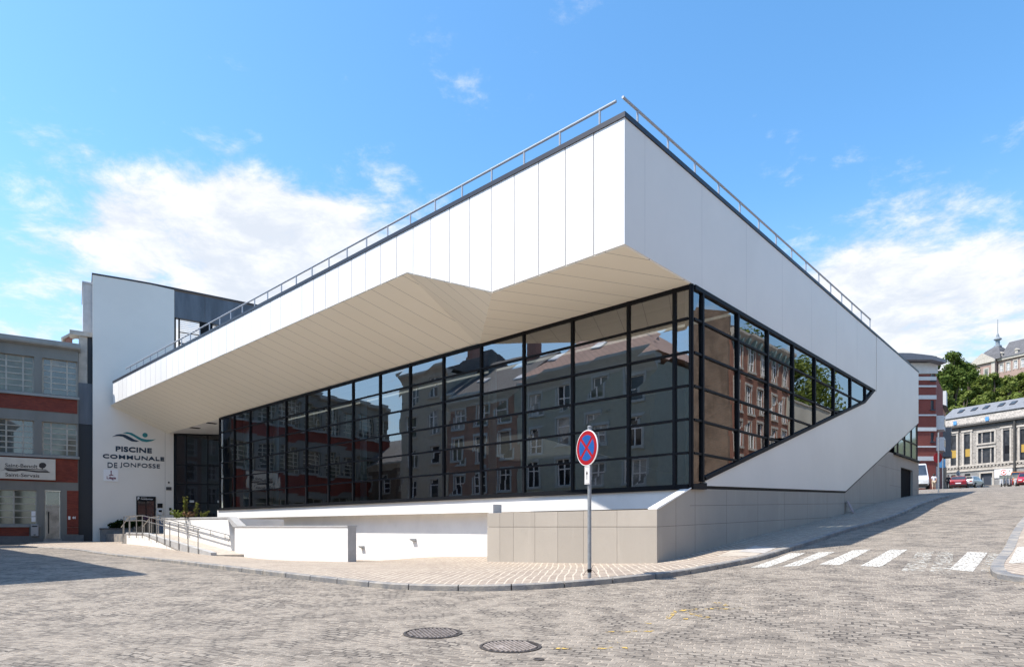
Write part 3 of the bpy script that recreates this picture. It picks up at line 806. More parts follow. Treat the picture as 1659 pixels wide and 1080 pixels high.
# small window at the far end of the side street facade
sw2 = MB()
def dg2(s): return 1.63 + (s - 30.93) * .325 + .03
for s in (39.85, 40.75, 42.4, 44.1, 45.62): sw2.box(s - .04, s + .04, T0 + .02, T0 + .14, 4.1, dg2(s), ST)
sw2.box(39.85, 45.66, T0 + .01, T0 + .15, 4.09, 4.16, ST); sw2.box(41.4, 45.66, T0 + .03, T0 + .13, 5.02, 5.09, ST)
sw2.box(39.7, 45.75, T0 - .1, T0 + .1, 4.0, 4.085, ST)
w2 = sw2.build('end_window', BLACK, pool)
g2 = MB(); g2.prism_xz([(39.85, 4.12), (45.65, 4.12), (45.65, 6.4), (39.85, 4.52)], T0 + .07, T0 + .075, ST)
mp, gg = new_mat('pale_reflecting_glass'); 
pb = gg.n('ShaderNodeBsdfPrincipled', {'Base Color': (0.34, 0.33, 0.25), 'Roughness': 0.06, 'IOR': 1.6}); gg.n('ShaderNodeOutputMaterial', {'Surface': pb.outputs[0]})
g2.build('glazing', mp, w2)

# interior
inn_ = MB(); inn_.box(16.75, 36, 8.9, 40.7, 1.0, 1.14, ST); inn_.build('pool_floor', simple('interior_floor', (0.16, 0.17, 0.17), 0.4), pool)
inn_ = MB(); inn_.box(30, 30.2, 13, 40.6, 1.15, 9.3, ST); inn_.box(36.2, 36.4, 8.95, 40.6, 1.15, 9.3, ST); inn_.box(16.8, 36.1, 40.62, 40.75, -1, 9.3, ST)
inn_.build('interior_wall', simple('interior_wall_paint', (0.10, 0.105, 0.115), 0.8, var=0.3, scale=0.4), pool)
inn_ = MB(); inn_.box(16.75, 18.4, 8.9, 40.6, 7.1, 7.2, ST); inn_.box(20.6, 36, 8.9, 40.6, 7.1, 7.2, ST); inn_.build('interior_ceiling', simple('interior_ceiling', (0.30, 0.29, 0.27), 0.8), pool)  # left open below the added roof slot to brighten the interior
inn_ = MB(); inn_.prism_yz([(9.4, 1.15), (13.0, 1.15), (30, 5.6), (30, 7.0), (28.5, 7.0)], 22, 22.3, ST); inn_.build('interior_stair', simple('stair_grey', (0.055, 0.055, 0.06), 0.7), pool)
for px in (399, 447, 589, 798):
    u = (px - PX) / FOC; d = 17.75 / (RX * u + RY); t = d * (RX - RY * u)
    c = MB(); c.tube([ST.p(17.75, t, 1.14), ST.p(17.75, t, 7.1)], .16, 14); c.build('interior_column', TEAL, pool, smooth=True)
c = MB(); c.tube([ST.p(17.1, 8.98, 1.14), ST.p(17.1, 8.98, 7.1)], .11, 14); c.build('interior_column', TEAL, pool, smooth=True)

# white band under the glass, recessed wall and end return
ub = MB(); ub.box(16.50, 16.98, T0 + .1, 41.0, .56, 1.075, ST); ub.build('sill_band', RENDER, pool)
rw = MB(); rw.box(16.92, 17.1, 14.8, 41.0, -2, .558, ST); rwall = rw.build('recessed_wall', RENDER, pool)
rt = MB(); rt.box(14.75, 15.15, 14.72, 14.915, .4, .76, ST); rt.build('end_return', RENDER, pool)
for px, py in ((588, 887), (671.5, 875.5)):
    u, e = ray(px, py); d = 16.92 / (RX * u + RY); t = d * (RX - RY * u); z = e * d
    wl = MB(); wl.prism_xz([(16.92, z - .03), (16.92, z + .10), (16.76, z + .09), (16.76, z + .04)], t - .13, t + .13, ST); wl.build('wall_light', GALV, rwall)

# concrete base: planter in front of the glass corner, then the long wall up the side street
def panels_t(name, s, t0, t1, z0, z1, joints, zj, parent, thick=.22):
    mb = MB(); ts = [t0] + joints + [t1]
    for a, b in zip(ts, ts[1:]):
        for za, zc in ((z0, zj - .006), (zj + .006, z1)):
            mb.box(s, s + .05, a + (.005 if a != t0 else 0), b - (.005 if b != t1 else 0), za, zc, ST)
    o_ = mb.build(name, CONC, parent)
    bk = MB(); bk.box(s + .054, s + thick, t0 + .06, t1 - .01, z0, z1 - .004, ST); bk.build('core', CONC_D, o_)
    return o_
pb_ = panels_t('concrete_planter', 14.69, T0 + .0, 14.93, -2, .475, [9.86, 11.0, 11.95, 12.85, 13.75, 14.35], .02, pool)
e_ = MB(); e_.box(14.94 - .01, 14.95, 14.93 - .2, 14.93, -2, .4, ST)
pe = MB(); pe.box(14.92, 16.9, 14.70, 14.92, -2, .47, ST); pe.build('planter_end', RENDER, pool)
pi = MB(); pi.box(14.93, 16.49, T0 + .3, 14.69, -.3, .1, ST); pi.build('planter_floor', simple('planter_soil', (0.10, 0.09, 0.08), 0.95), pool)
wallp = MB()
W = [(14.745, -2), (14.745, .475), (16.58, 1.10), (17.0, 1.115), (30.95, 1.54), (38.6, 4.06), (46.0, 4.06), (46.0, 0), (44.4, 0), (44.4, 3.42), (41.4, 3.42), (41.4, 0)]
wallp.prism_xz(W, T0 + .035, T0 + .28, ST)
cwl = wallp.build('concrete_wall', CONC, pool)
cc = MB(); cc.prism_xz([(14.69, .478), (14.745, .478), (16.55, 1.10), (16.55, 1.13), (14.69, .51)], T0 - .01, T0 + .27, ST); cc.build('coping', WHITE, cwl)
jn = MB()
for zs, z1 in ((.02, .55), (.62, 1.12)):
    jn.prism_xz([(14.75 + (zs - .02) * 3, zs - .006), (39.5, zs - .006 + .03 * 24), (39.5, zs + .006 + .03 * 24), (14.75 + (zs - .02) * 3, zs + .006)], T0 + .033, T0 + .05, ST)
for i, s in enumerate((15.75, 16.85, 18.9, 21.3, 23.7, 26.1, 28.5, 30.9, 33.3, 35.7, 38.1, 40.5)):
    ztop = .45 + (s - 14.7) * .33 if s < 16.6 else (1.08 if s < 17 else (1.1 + (s - 17) * .0302 if s < 30.9 else min(1.5 + (s - 30.9) * .325, 4.0)))
    jn.box(s - .005, s + .005, T0 + .0335, T0 + .05, -2, ztop, ST)
jn.box(44.45, 46.0, T0 + .0335, T0 + .05, 2.28, 2.292, ST); jn.box(38.9, 41.35, T0 + .0335, T0 + .05, 2.28, 2.292, ST)
jn.box(36.5, 41.35, T0 + .0335, T0 + .05, 3.2, 3.212, ST)
jn.build('wall_joints', CONC_D, cwl)
dr = MB(); dr.box(41.3, 44.5, T0 + .16, T0 + .22, 0.5, 3.5, ST); dr.build('metal_door', simple('matt_black_door', (0.008, 0.008, 0.010), .85, spec=.1), cwl)

# roof railings
def railing(name, pts, posts, ztop, zlow, label):
    r = MB(); a, b = pts
    r.tube([a + Vector((0, 0, ztop)), b + Vector((0, 0, ztop))], .036, 8)
    r.tube([a.lerp(b, .012) + Vector((0, 0, zlow)), b + Vector((0, 0, zlow))], .02, 6)
    for f in posts:
        p = a.lerp(b, f); r.tube([p + Vector((0, 0, -.05)), p + Vector((0, 0, ztop))], .030, 6)
    return r.build(name, ALU, pool)
a, b = ST.p(S0 + .5, 9.2, 9.86), ST.p(S0 + .5, 49.2, 9.86); L_ = 40.0
railing('roof_railing', (a, b), [(9.71 - 9.2 + 1.33 * k) / L_ for k in range(30)], 1.02, .28, '')
a, b = ST.p(13.85, T0 + .5, 10.0), ST.p(37.0, T0 + .5, 9.80); L_ = 23.2
railing('roof_railing', (a, b), [(.7 + 1.6 * k) / L_ for k in range(15)], 1.04, .1, '')

# tall white wall at the left with its lettering
KL, KR = -4.51, .50
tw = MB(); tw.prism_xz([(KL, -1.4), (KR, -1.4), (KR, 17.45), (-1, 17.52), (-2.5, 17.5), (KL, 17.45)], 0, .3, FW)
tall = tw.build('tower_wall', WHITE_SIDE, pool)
tc = MB(); tc.prism_xz([(KL - .05, 17.455), (-2.5, 17.51), (-1, 17.53), (KR + 9, 17.36), (KR + 9, 17.46), (-1, 17.63), (-2.5, 17.61), (KL - .05, 17.555)], -.04, 7.5, FW); tc.build('wall_cap', DARKCAP, tall)
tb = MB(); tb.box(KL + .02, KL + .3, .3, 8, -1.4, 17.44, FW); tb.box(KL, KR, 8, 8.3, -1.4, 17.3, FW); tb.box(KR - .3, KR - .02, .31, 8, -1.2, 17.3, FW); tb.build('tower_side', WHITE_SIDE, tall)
zc = MB()
for x0, x1 in ((KR + .02, KR + 2.05), (KR + 2.07, KR + 4.6), (KR + 4.62, KR + 7.1), (KR + 7.12, KR + 9)): zc.box(x0, x1, .02, .12, 15.45, 17.37, FW)
zc.build('zinc_cladding', ZINC, tall)
wn = MB()
for x in (KR + .02, KR + .28, KR + 1.7, KR + 2.5, KR + 3.9, KR + 6.5): wn.box(x, x + .1, .06, .2, 10, 15.44, FW)
for z in (13.6, 14.4): wn.box(KR + .3, KR + 1.7, .08, .16, z, z + .06, FW)
wn.box(KR + 1.8, KR + 2.5, .1, .16, 10, 15.44, FW)
wf = wn.build('louvre_window', BLACK, tall)
PLV = simple('pale_louvre', (0.70, 0.73, 0.76), 0.4)
for xa, xb in ((KR + .38, KR + 1.7), (KR + 2.6, KR + 3.9)):
    lv = MB()
    for i in range(38):
        z = 10.2 + i * .14
        lv.prism_yz([(.14, z), (.20, z + .05), (.22, z + .05), (.16, z)], xa, xb, FW)
    lv.build('louvre_panel', PLV, wf)

# emblem: two waves and a swimmer's head
def fx(px, py):
    k, z = on_front(px, py); return (k, z)
def z2(zx, zy): return fx(zx / 4.908 + 160, zy / 4.908 + 680)          # pixels of an enlarged view
em = MB()
up = [(105, 133), (140, 116), (175, 112), (210, 116), (250, 136), (285, 156), (322, 168), (300, 173), (262, 170), (225, 152), (190, 132), (160, 128), (130, 129)]
em.prism_xz([z2(*p) for p in up], -.02, -.002, FW); em.build('wave_mark', NAVY, tall)
em = MB()
lo = [(190, 103), (225, 96), (262, 102), (300, 124), (340, 146), (380, 155), (420, 156), (455, 152), (420, 168), (380, 175), (345, 170), (315, 155), (280, 132), (240, 112)]
em.prism_xz([z2(*p) for p in lo], -.02, -.002, FW)
c0 = z2(368, 120); em.disc(c0, .165, -.02, -.002, FW); em.build('swimmer_mark', TEALINK, tall)
def word(name, body, r, mat, bold=.0, parent=tall, y=-.002, depth=.015, space=1.0, fat=0.0):
    (x0, zt), (x1, z0) = z2(r[0], r[1]), z2(r[2], r[3])
    return text_part(name, body, FW, x0, x1, z0, zt, mat, parent, y, depth, bold, 0, space, fat)
word('lettering', 'PISCINE', (134, 208, 422, 264), NAVY, .030, space=1.03, fat=.018)
word('lettering', 'COMMUNALE', (32, 269, 521, 328), NAVY, .016, space=1.06, fat=.024)
word('lettering', 'DE', (70, 336, 148, 382), NAVY, .004, space=1.05, fat=.016); word('lettering', 'JONFOSSE', (168, 336, 487, 385), NAVY, .004, space=1.05, fat=.016)
(x0, zt), (x1, z0) = z2(38, 392), z2(155, 489)
lp = MB(); lp.box(x0, x1, -.05, -.003, z0, zt, FW); plq = lp.build('city_plaque', WHITEPL, tall); tag(plq, 'small white square plaque reading Liège')
word('plaque_lettering', 'Liège', (63, 446, 136, 478), MAROON, .03, plq, -.052, .006)
em = MB()
for q in ([(93, 402), (103, 402), (101, 434), (95, 434)], [(78, 441), (90, 441), (92, 434), (82, 436)], [(106, 441), (118, 441), (114, 436), (104, 434)], [(88, 441), (108, 441), (104, 433), (92, 433)]):
    em.prism_xz([z2(*p) for p in q], -.058, -.052, FW)
em.build('perron_mark', MAROON, plq)
for nm, r, mt in (('name_plate', (535, 531, 578, 558), simple('bronze_plate', (0.05, 0.045, 0.05), 0.4)), ('sensor', (550, 489, 563, 503), BLACK), ('card_reader', (559, 697, 576, 719), BLACK), ('socket', (562, 735, 574, 752), BLACK)):
    (x0, zt), (x1, z0) = z2(r[0], r[1]), z2(r[2], r[3]); q = MB(); q.box(x0, x1, -.06, -.002, z0, zt, FW); q.build(nm, mt, tall, bevel=.01)
sj = MB(); k0 = fx(267.5, 800)[0]; sj.box(k0 - .006, k0 + .006, -.0025, .02, -.4, 7.0, FW); sj.build('wall_joint', GAP, tall)
# car park door
(x0, zt), (x1, z0) = z2(298, 606), z2(452, 880)
z0 = -.36
pd = MB(); pd.box(x0, x1, -.09, -.003, zt - .32, zt, FW); pd.box(x0, x0 + .09, -.07, -.003, z0, zt - .32, FW); pd.box(x1 - .09, x1, -.07, -.003, z0, zt - .32, FW); pd.box((x0 + x1) / 2 - .03, (x0 + x1) / 2 + .03, -.05, -.01, z0, zt - .32, FW)
pdo = pd.build('car_park_door', BLACK, tall); tag(pdo, 'black framed glass door with a white P on its header')
pg = MB(); pg.box(x0 + .08, x1 - .08, -.03, -.02, z0, zt - .3, FW); pg.build('pane', PANE, pdo)
text_part('header_lettering', 'P', FW, x0 + .08, x0 + .2, zt - .26, zt - .06, WHITEPL, pdo, -.092, .006, .03)
text_part('header_lettering', 'Parking', FW, x0 + .3, x0 + .62, zt - .11, zt - .05, WHITEPL, pdo, -.092, .006, .0)
text_part('header_lettering', 'Carte Jonfosse', FW, x0 + .28, x1 - .18, zt - .25, zt - .13, WHITEPL, pdo, -.092, .006, .02)
st = MB(); cx, cz = (x0 + x1) / 2, z0 + 1.1; st.disc((cx, cz), .17, -.036, -.031, FW); st.build('round_sticker', simple('sticker_purple', (0.10, 0.03, 0.09), 0.5), pdo)
(x0, zt), (x1, z0) = z2(466, 662), z2(507, 697); q = MB(); q.box(x0, x1, -.05, -.003, z0, zt, FW); q.build('tariff_plate', BLACK, tall)
(x0, zt), (x1, z0) = z2(466, 706), z2(508, 760); q = MB(); q.prism_yz([(-.003, z0), (-.12, z0 + .08), (-.17, z0 + .25), (-.17, zt - .05), (-.1, zt), (-.003, zt)], x0, x1, FW); q.build('payment_box', WHITEPL, tall, bevel=.02)
q = MB(); q.box(x0 + .06, x1 - .06, -.176, -.171, z0 + .26, z0 + .42, FW); q.build('payment_screen', BLACK, tall)
q = MB(); q.box(x0 - .05, x0 + .85, -.012, -.003, -.4, .55, FW); q.build('service_cabinet', simple('cabinet_blue', (0.16, 0.20, 0.27), 0.5), tall)

# entrance recess: ceiling with downlights and dark glazing
ce = MB(); ce.prism_xy([(16.72, 40.95), (16.72, 51.5), (25, 51.5), (25, 40.95)], 6.93, 7.0, ST); cei = ce.build('entrance_ceiling', RENDER, pool)
for px, py in ((316, 692.5), (343, 685)):
    d = 6.93 * FOC / (854 - py); q = MB(); p = at_depth(px, py, d); F_ = Frame((p.x, p.y, 6.93), (RX, RY, 0), (-RY, RX, 0)); q.box(-.3, .3, -.18, .18, -.03, -.002, F_); q.build('downlight', BLACK, cei)
eg = Frame((-24.75, 46.75, 0), (.98, .199, 0), (-.199, .98, 0))
en = MB()
for x in (0, .72, 2.2, 3.7, 5.2): en.box(x, x + .07, 0, .12, -.4, 6.9, eg)
for z in (-.4, 1.75, 3.15, 4.55, 6.83): en.box(.07, 5.2, .02, .1, z, z + .08, eg)
en.box(-.14, -.001, .03, .12, -.4, 6.9, eg)
eno = en.build('entrance_glazing', BLACK, pool)
q = MB(); q.box(0, 5.3, .05, .06, -.4, 6.9, eg); q.build('pane', panemat('dark_entrance_glass', (0.008, 0.009, 0.011), .04, .5), eno)
for x, z, w, h in ((.95, .42, .3, .22), (1.9, .45, .26, .26), (.98, 1.85, .3, .16), (2.9, 1.85, .3, .16)):
    q = MB(); q.box(x, x + w, .035, .048, z, z + h, eg); q.build('door_notice', simple('paper_notice', (0.55, 0.55, 0.53), 0.7) if 'paper_notice' not in MATS else MATS['paper_notice'], eno)
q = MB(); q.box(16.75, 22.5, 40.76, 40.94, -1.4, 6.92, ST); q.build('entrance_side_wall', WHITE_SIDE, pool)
q = MB(); q.box(12.6, 24, 41.2, 50.2, -1.2, -.42, ST); q.box(14.52, 24, 36.8, 41.19, -1.2, -.42, ST); q.box(12.6, 14.51, 36.8, 41.19, -1.2, -.42, ST); q.build('entrance_floor', BLUESTONE, pool)

# ------------------------------------------------------------------ low white wall, ramp and rails in front of the entrance
o = ST.p(12.0, 19, 0)
lw = thing('ramp_wall', 'low white rendered wall with grey coping beside the entrance ramp', 'wall', (o.x, o.y, -1.25))
q = MB(); q.prism_yz([(18.95, -2), (27.9, -2), (27.9, .02), (18.95, .02)], 11.97, 12.30, ST); q.build('wall', RENDER, lw)
q = MB(); q.prism_yz([(28.0, -2), (36.7, -2), (36.7, .44), (28.6, .40)], 11.975, 12.30, ST); q.build('raised_wall', RENDER, lw)
q = MB(); q.box(11.945, 12.325, 18.92, 27.6, .022, .07, ST); q.build('coping', simple('grey_coping', (0.42, 0.42, 0.42), 0.7, var=.15), lw)
q = MB(); q.prism_yz([(27.62, .022), (28.02, .022), (28.62, .405), (36.75, .445), (36.75, .52), (28.5, .475), (27.55, .075)], 11.945, 12.325, ST); q.build('raised_coping', MATS['grey_coping'], lw)
q = MB(); q.box(11.972, 12.298, 18.93, 18.949, -2, .02, ST); q.build('pier_end', MATS['grey_coping'], lw)
q = MB(); q.box(12.3, 14.3, 28.4, 36.6, .1, .38, ST); q.build('planting_bed', MATS['planter_soil'], lw)
q = MB(); q.box(12.3, 14.3, 28.2, 28.38, -1.9, .385, ST); q.build('bed_end', RENDER, lw)
q = MB(); q.box(14.3, 14.5, 28.4, 36.7, -1.3, .38, ST); q.box(12.3, 14.3, 36.55, 36.69, -1.3, .43, ST); q.build('bed_wall', RENDER, lw)
SR = 10.62
o = ST.p(SR, 33, 0)
ramp = thing('entrance_ramp', 'white entrance ramp with a row of stainless handrail posts', 'ramp', (o.x, o.y, -1))
q = MB(); q.prism_yz([(27.2, -1.9), (38.2, -1.9), (38.2, -.34), (35.4, -.34), (27.2, -1.09)], SR + .02, SR + .2, ST); q.build('ramp_side', RENDER, ramp)
q = MB(); q.prism_yz([(27.0, -1.14), (35.4, -.36), (38.2, -.36), (38.2, -1.9), (27.0, -1.9)], SR + .2, 12.58, ST); q.build('ramp_slab', MATS['pale_paving_slab'], ramp)
q = MB(); q.prism_yz([(27.0, -1.5), (27.3, -1.5), (35.4, -.335), (38.2, -.335), (38.2, -.26), (35.4, -.26), (27.0, -1.03)], SR - .02, SR + .22, ST); q.build('ramp_edge', MATS['grey_coping'], ramp)
def edge_z(t): return -.26 if t >= 35.4 else -.26 - (35.4 - t) * .0917
hr = MB()
pxs = (202.4, 211, 222.8, 232.3, 243.5, 255.8, 268.4, 277, 291.4, 306.7, 323)
tt = []
for px in pxs:
    u = (px - PX) / FOC; d = SR / (RX * u + RY); tt.append(d * (RX - RY * u))
for t in tt:
    p = ST.p(SR - .05, t, edge_z(t)); hr.tube([p - Vector((0, 0, .28)), p + Vector((0, 0, .86))], .024, 6)
for h in (.86, .62):
    pts = [ST.p(SR - .05, t, edge_z(t) + h) for t in (38.15, 35.6, 35.2, tt[-1] - .15)]
    pts += [pts[-1] + Vector((.05, -.05, -.12))] if h == .62 else []
    hr.tube(pts, .022, 6)
hr.build('handrail', STEEL, ramp)
hr = MB()
for h in (.16, -.10):
    pts = [ST.p(11.84, t, -.49 + (t - 28.2) * .102 + h) for t in (36.6, 34, 31, 28.2)]
    hr.tube(pts, .022, 6)
for t in (36.2, 34.2, 32.2, 30.2, 28.6):
    z = -.49 + (t - 28.2) * .102; hr.tube([ST.p(11.84, t, z + .16), ST.p(11.84, t, z - .10)], .014, 5); hr.tube([ST.p(11.84, t, z), ST.p(11.98, t, z)], .014, 5)
for t, z in ((28.2, -.49), (36.6, .367)): hr.tube([ST.p(11.84, t, z + .16), ST.p(11.84, t - (.12 if t < 30 else -.12), z + .03), ST.p(11.84, t, z - .10)], .022, 6)
hr.build('wall_handrail', STEEL, ramp)
sp = MB()
for i in range(3): sp.box(SR + .05, SR + 2.6, 38.22 + .32 * i, 38.22 + .32 * (i + 1) - .004, -1.6, -.36 - .15 * (i + 1), ST)
sp.build('steps', BLUESTONE, ramp)
sp = MB()
for s_ in (SR + .15, SR + 1.2):
    sp.tube([ST.p(s_, 39.6, .02), ST.p(s_, 38.3, .56), ST.p(s_, 36.9, .58)], .022, 6)
    for t, a, b in ((39.3, -1.0, .14), (38.1, -.4, .56), (37.0, -.4, .56)): sp.tube([ST.p(s_, t, a), ST.p(s_, t, b)], .02, 6)
sp.build('step_handrail', STEEL, ramp)
# planter by the tall wall
k0, k1 = on_front(165, 860)[0], on_front(205, 860)[0]
pc = FW.p((k0 + k1) / 2, -.8, -.9)
pt = thing('concrete_planter', 'low grey concrete planter at the foot of the tall white wall', 'planter', pc)
q = MB(); q.box(k0 - .1, k1 + .3, -1.3, -.02, -1.4, -.12, FW); q.build('trough', simple('planter_concrete', (0.20, 0.21, 0.22), 0.8, var=.25), pt)
q = MB(); q.box(k0 - .16, k1 + .36, -1.36, -.01, -.118, -.04, FW); q.build('rim', simple('planter_rim', (0.10, 0.10, 0.105), 0.8), pt)

def leaves(mb, cen, rx, ry, rz, n, size, rnd, shell=.5):
    for _ in range(n):
        v = Vector((rnd.gauss(0, 1), rnd.gauss(0, 1), rnd.gauss(0, 1)))
        if v.length < 1e-3: continue
        v.normalize(); r = shell + (1 - shell) * rnd.random()
        p = Vector(cen) + Vector((v.x * rx * r, v.y * ry * r, v.z * rz * r))
        nrm = (v + Vector((rnd.uniform(-.9, .9), rnd.uniform(-.9, .9), rnd.uniform(-.5, 1.1)))).normalized()
        a = nrm.orthogonal().normalized(); a = Matrix.Rotation(rnd.random() * 6.28, 3, nrm) @ a; b = nrm.cross(a)
        s = size * rnd.uniform(.6, 1.35)
        mb.add([p - a * s * .5, p + b * s * .28, p + a * s * .5, p - b * s * .28], [(0, 1, 2, 3)])
def stems(mb, base, h, n, lsize, rnd, spread=.12, nl=26):
    sb = MB()
    for _ in range(n):
        x = Vector(base); d = Vector((rnd.uniform(-spread, spread), rnd.uniform(-spread, spread), 1)) ; hh = h * rnd.uniform(.6, 1.1)
        pts = [x + d * hh * f + Vector((math.sin(f * 3) * .03, 0, 0)) for f in (0, .35, .7, 1)]
        sb.tube(pts, .012, 5, .004)
        for i in range(nl):
            f = rnd.uniform(.12, 1); leaves(mb, x + d * hh * f, .10 * (1.2 - f * .6), .10, .06, 1, lsize, rnd, .4)
    return sb
rnd = random.Random(3)
sh = MB()
c = FW.p((k0 + k1) / 2 + .35, -.65, 0)
SHC = Frame(c, (.825, .565, 0), (-.565, .825, 0))
for dx, dz, r in ((-.45, .12, .33), (0, .28, .42), (.5, .2, .4), (.95, .3, .38), (.2, .05, .5)): leaves(sh, SHC.p(dx, 0, dz), r, r * .9, r * .75, 420, .13, rnd)
sroot = thing('dark_shrub', 'dark evergreen shrub growing out of the low grey planter', 'shrub', SHC.p(0, 0, -.1))
sh.build('foliage', LEAF_D, sroot)
stt = MB(); 
for dx in (-.3, .1, .6): stt.tube([SHC.p(0, 0, -.12), SHC.p(dx, 0, .3)], .02, 5)
stt.build('stem', BARK, sroot)
# plants in the raised bed by the entrance
def bed_plant(px, h, n, label, mat, base_y=838.5, t_d=None, nl=24, spread=.12, lsize=.11):
    d = 31.5; p = at_depth(px, base_y, d)
    rt_ = thing('bed_plant', label, 'plant', p, 0, 'plants in the entrance bed')
    lf = MB(); sb = stems(lf, p, h, n, lsize, rnd, spread, nl)
    lf.build('leaves', mat, rt_); sb.build('stem', BARK, rt_)
bed_plant(300, 1.15, 7, 'tallest upright leafy plant in the entrance bed', LEAF_P, nl=34)
bed_plant(318, .80, 5, 'slim upright leafy plant right of the tallest in the entrance bed', LEAF_P, nl=28)
bed_plant(287, .42, 10, 'low spreading bright green plant at the left end of the entrance bed', LEAF_B, spread=1.1, nl=20)
bed_plant(309, .30, 14, 'low reddish tuft between the upright plants of the entrance bed', simple('reddish_leaves', (0.22, 0.12, 0.05), .9, var=.5, scale=9), spread=1.2, nl=16)
bed_plant(329, .34, 10, 'low green tuft at the right end of the entrance bed', LEAF_P, spread=1.0, nl=16)

# ------------------------------------------------------------------ no-stopping sign
p = on_road(955.5, 936.5); d_ = 12.35
p = at_depth(955.0, 936, 12.3); zb_ = zg(p.x, p.y) + .10
sgn = thing('no_stopping_sign', 'round red and blue no stopping sign on a galvanised post at the kerb', 'traffic sign', (p.x, p.y, zb_))
q = MB(); q.tube([(p.x, p.y, zb_ - .3), (p.x, p.y, 1.93)], .037, 16); q.build('post', GALV, sgn, smooth=False)
q = MB(); q.lathe([(.041, 1.93), (.041, 1.95), (.02, 1.965), (.001, 1.966)], 16, Frame((p.x, p.y, 0), (1, 0, 0), (0, 1, 0))); q.build('post_cap', GALV, sgn)
yaw = rad(54)          # the disc is turned away from the camera, towards the square on the left
vd = Vector((-p.x, -p.y, 0)).normalized()
nrm = Matrix.Rotation(-yaw, 3, 'Z') @ vd
ey = -nrm; ex = Vector((ey.y, -ey.x, 0))
cz_ = (854 - 725.5) / FOC * 12.3
SF = Frame(Vector((p.x, p.y, cz_)) + nrm * .06 + Vector((0, 0, 0)), ex, ey)
RD = .345
SIGNRED = simple('sign_red', (0.34, 0.008, 0.014), 0.35, var=.04); SIGNBLUE = simple('sign_blue', (0.012, 0.085, 0.30), 0.35, var=.04)
q = MB(); q.disc((0, 0), RD, -.004, .012, SF, 48); dsc = q.build('sign_disc', WHITEPL, sgn)
q = MB(); q.disc((0, 0), RD * .95, -.008, -.0045, SF, 48); q.build('red_ring', SIGNRED, dsc)
blue = MB()
Ri = RD * .72; bwid = RD * .085
for k in range(4):
    a0 = math.pi / 4 + k * math.pi / 2; dl = math.asin(bwid / Ri)
    arc = [(Ri * math.cos(a0 + dl + (math.pi / 2 - 2 * dl) * j / 12), Ri * math.sin(a0 + dl + (math.pi / 2 - 2 * dl) * j / 12)) for j in range(13)]
    am = a0 + math.pi / 4; ap = (bwid * math.sqrt(2) * math.cos(am), bwid * math.sqrt(2) * math.sin(am))
    blue.prism_xz([ap] + arc, -.011, -.0085, SF)
blue.build('blue_field', SIGNBLUE, dsc)
q = MB(); q.disc((0, 0), RD * 1.0, .0125, .02, SF, 48); q.box(-.2, .2, .021, .045, -.12, -.08, SF); q.box(-.2, .2, .021, .045, .08, .12, SF); q.build('sign_back', GALV, dsc)
BF = Frame(Vector((p.x, p.y, 0)) + nrm * .055, ex, ey)
za, zb2 = (854 - 755) / FOC * 12.3, (854 - 784) / FOC * 12.3
q = MB(); q.box(-.085, .085, -.004, .006, zb2, za, BF); lp_ = q.build('plate', WHITEPL, sgn, bevel=.003)
ar = MB(); zc_ = (za + zb2) / 2
for x in (-.075, .07): ar.box(x, x + .006, -.006, -.0045, zb2 + .02, za - .02, BF)
for z in (zb2 + .015, za - .02): ar.box(-.075, .076, -.006, -.0045, z, z + .006, BF)
ar.prism_xz([(-.012, zb2 + .09), (.012, zb2 + .09), (.012, zc_ + .02), (.035, zc_ + .02), (0, zc_ + .10), (-.035, zc_ + .02), (-.012, zc_ + .02)], -.0065, -.0045, BF); ar.build('plate_print', INK, lp_)
q = MB()
for a in (-.9, .7, 2.4): q.tube([(p.x + .04 * math.cos(a), p.y - .04, zb_ + .17), (p.x + .10 * math.cos(a), p.y - .05, zb_ + .2 - .08 * math.sin(a)), (p.x + .17 * math.cos(a), p.y - .06, zb_ + .15 - .13 * math.sin(a))], .004, 5)
q.lathe([(.039, .12), (.043, .14), (.043, .17), (.039, .19)], 12, Frame((p.x, p.y, zb_), (1, 0, 0), (0, 1, 0))); q.build('cable_tie', BLACK, sgn)

# board leaning on the side wall
bp = ST.p(31.2, 8.42, 0); zb3 = zg(bp.x, bp.y) + .11
bd = MB(); LF = Frame((0, 0, 0), (RX, RY, 0), (-RY, RX, 0)); bd.prism_yz([(-.10, 0), (-.06, 0), (.17, .5), (.13, .5)], -.28, .0, LF)
o = bd.build('leaning_board', simple('pinkish_board', (0.36, 0.29, 0.29), 0.8)); o.location = (bp.x, bp.y, zb3); tag(o, 'pale pinkish board leaning on the concrete side wall', 'board')

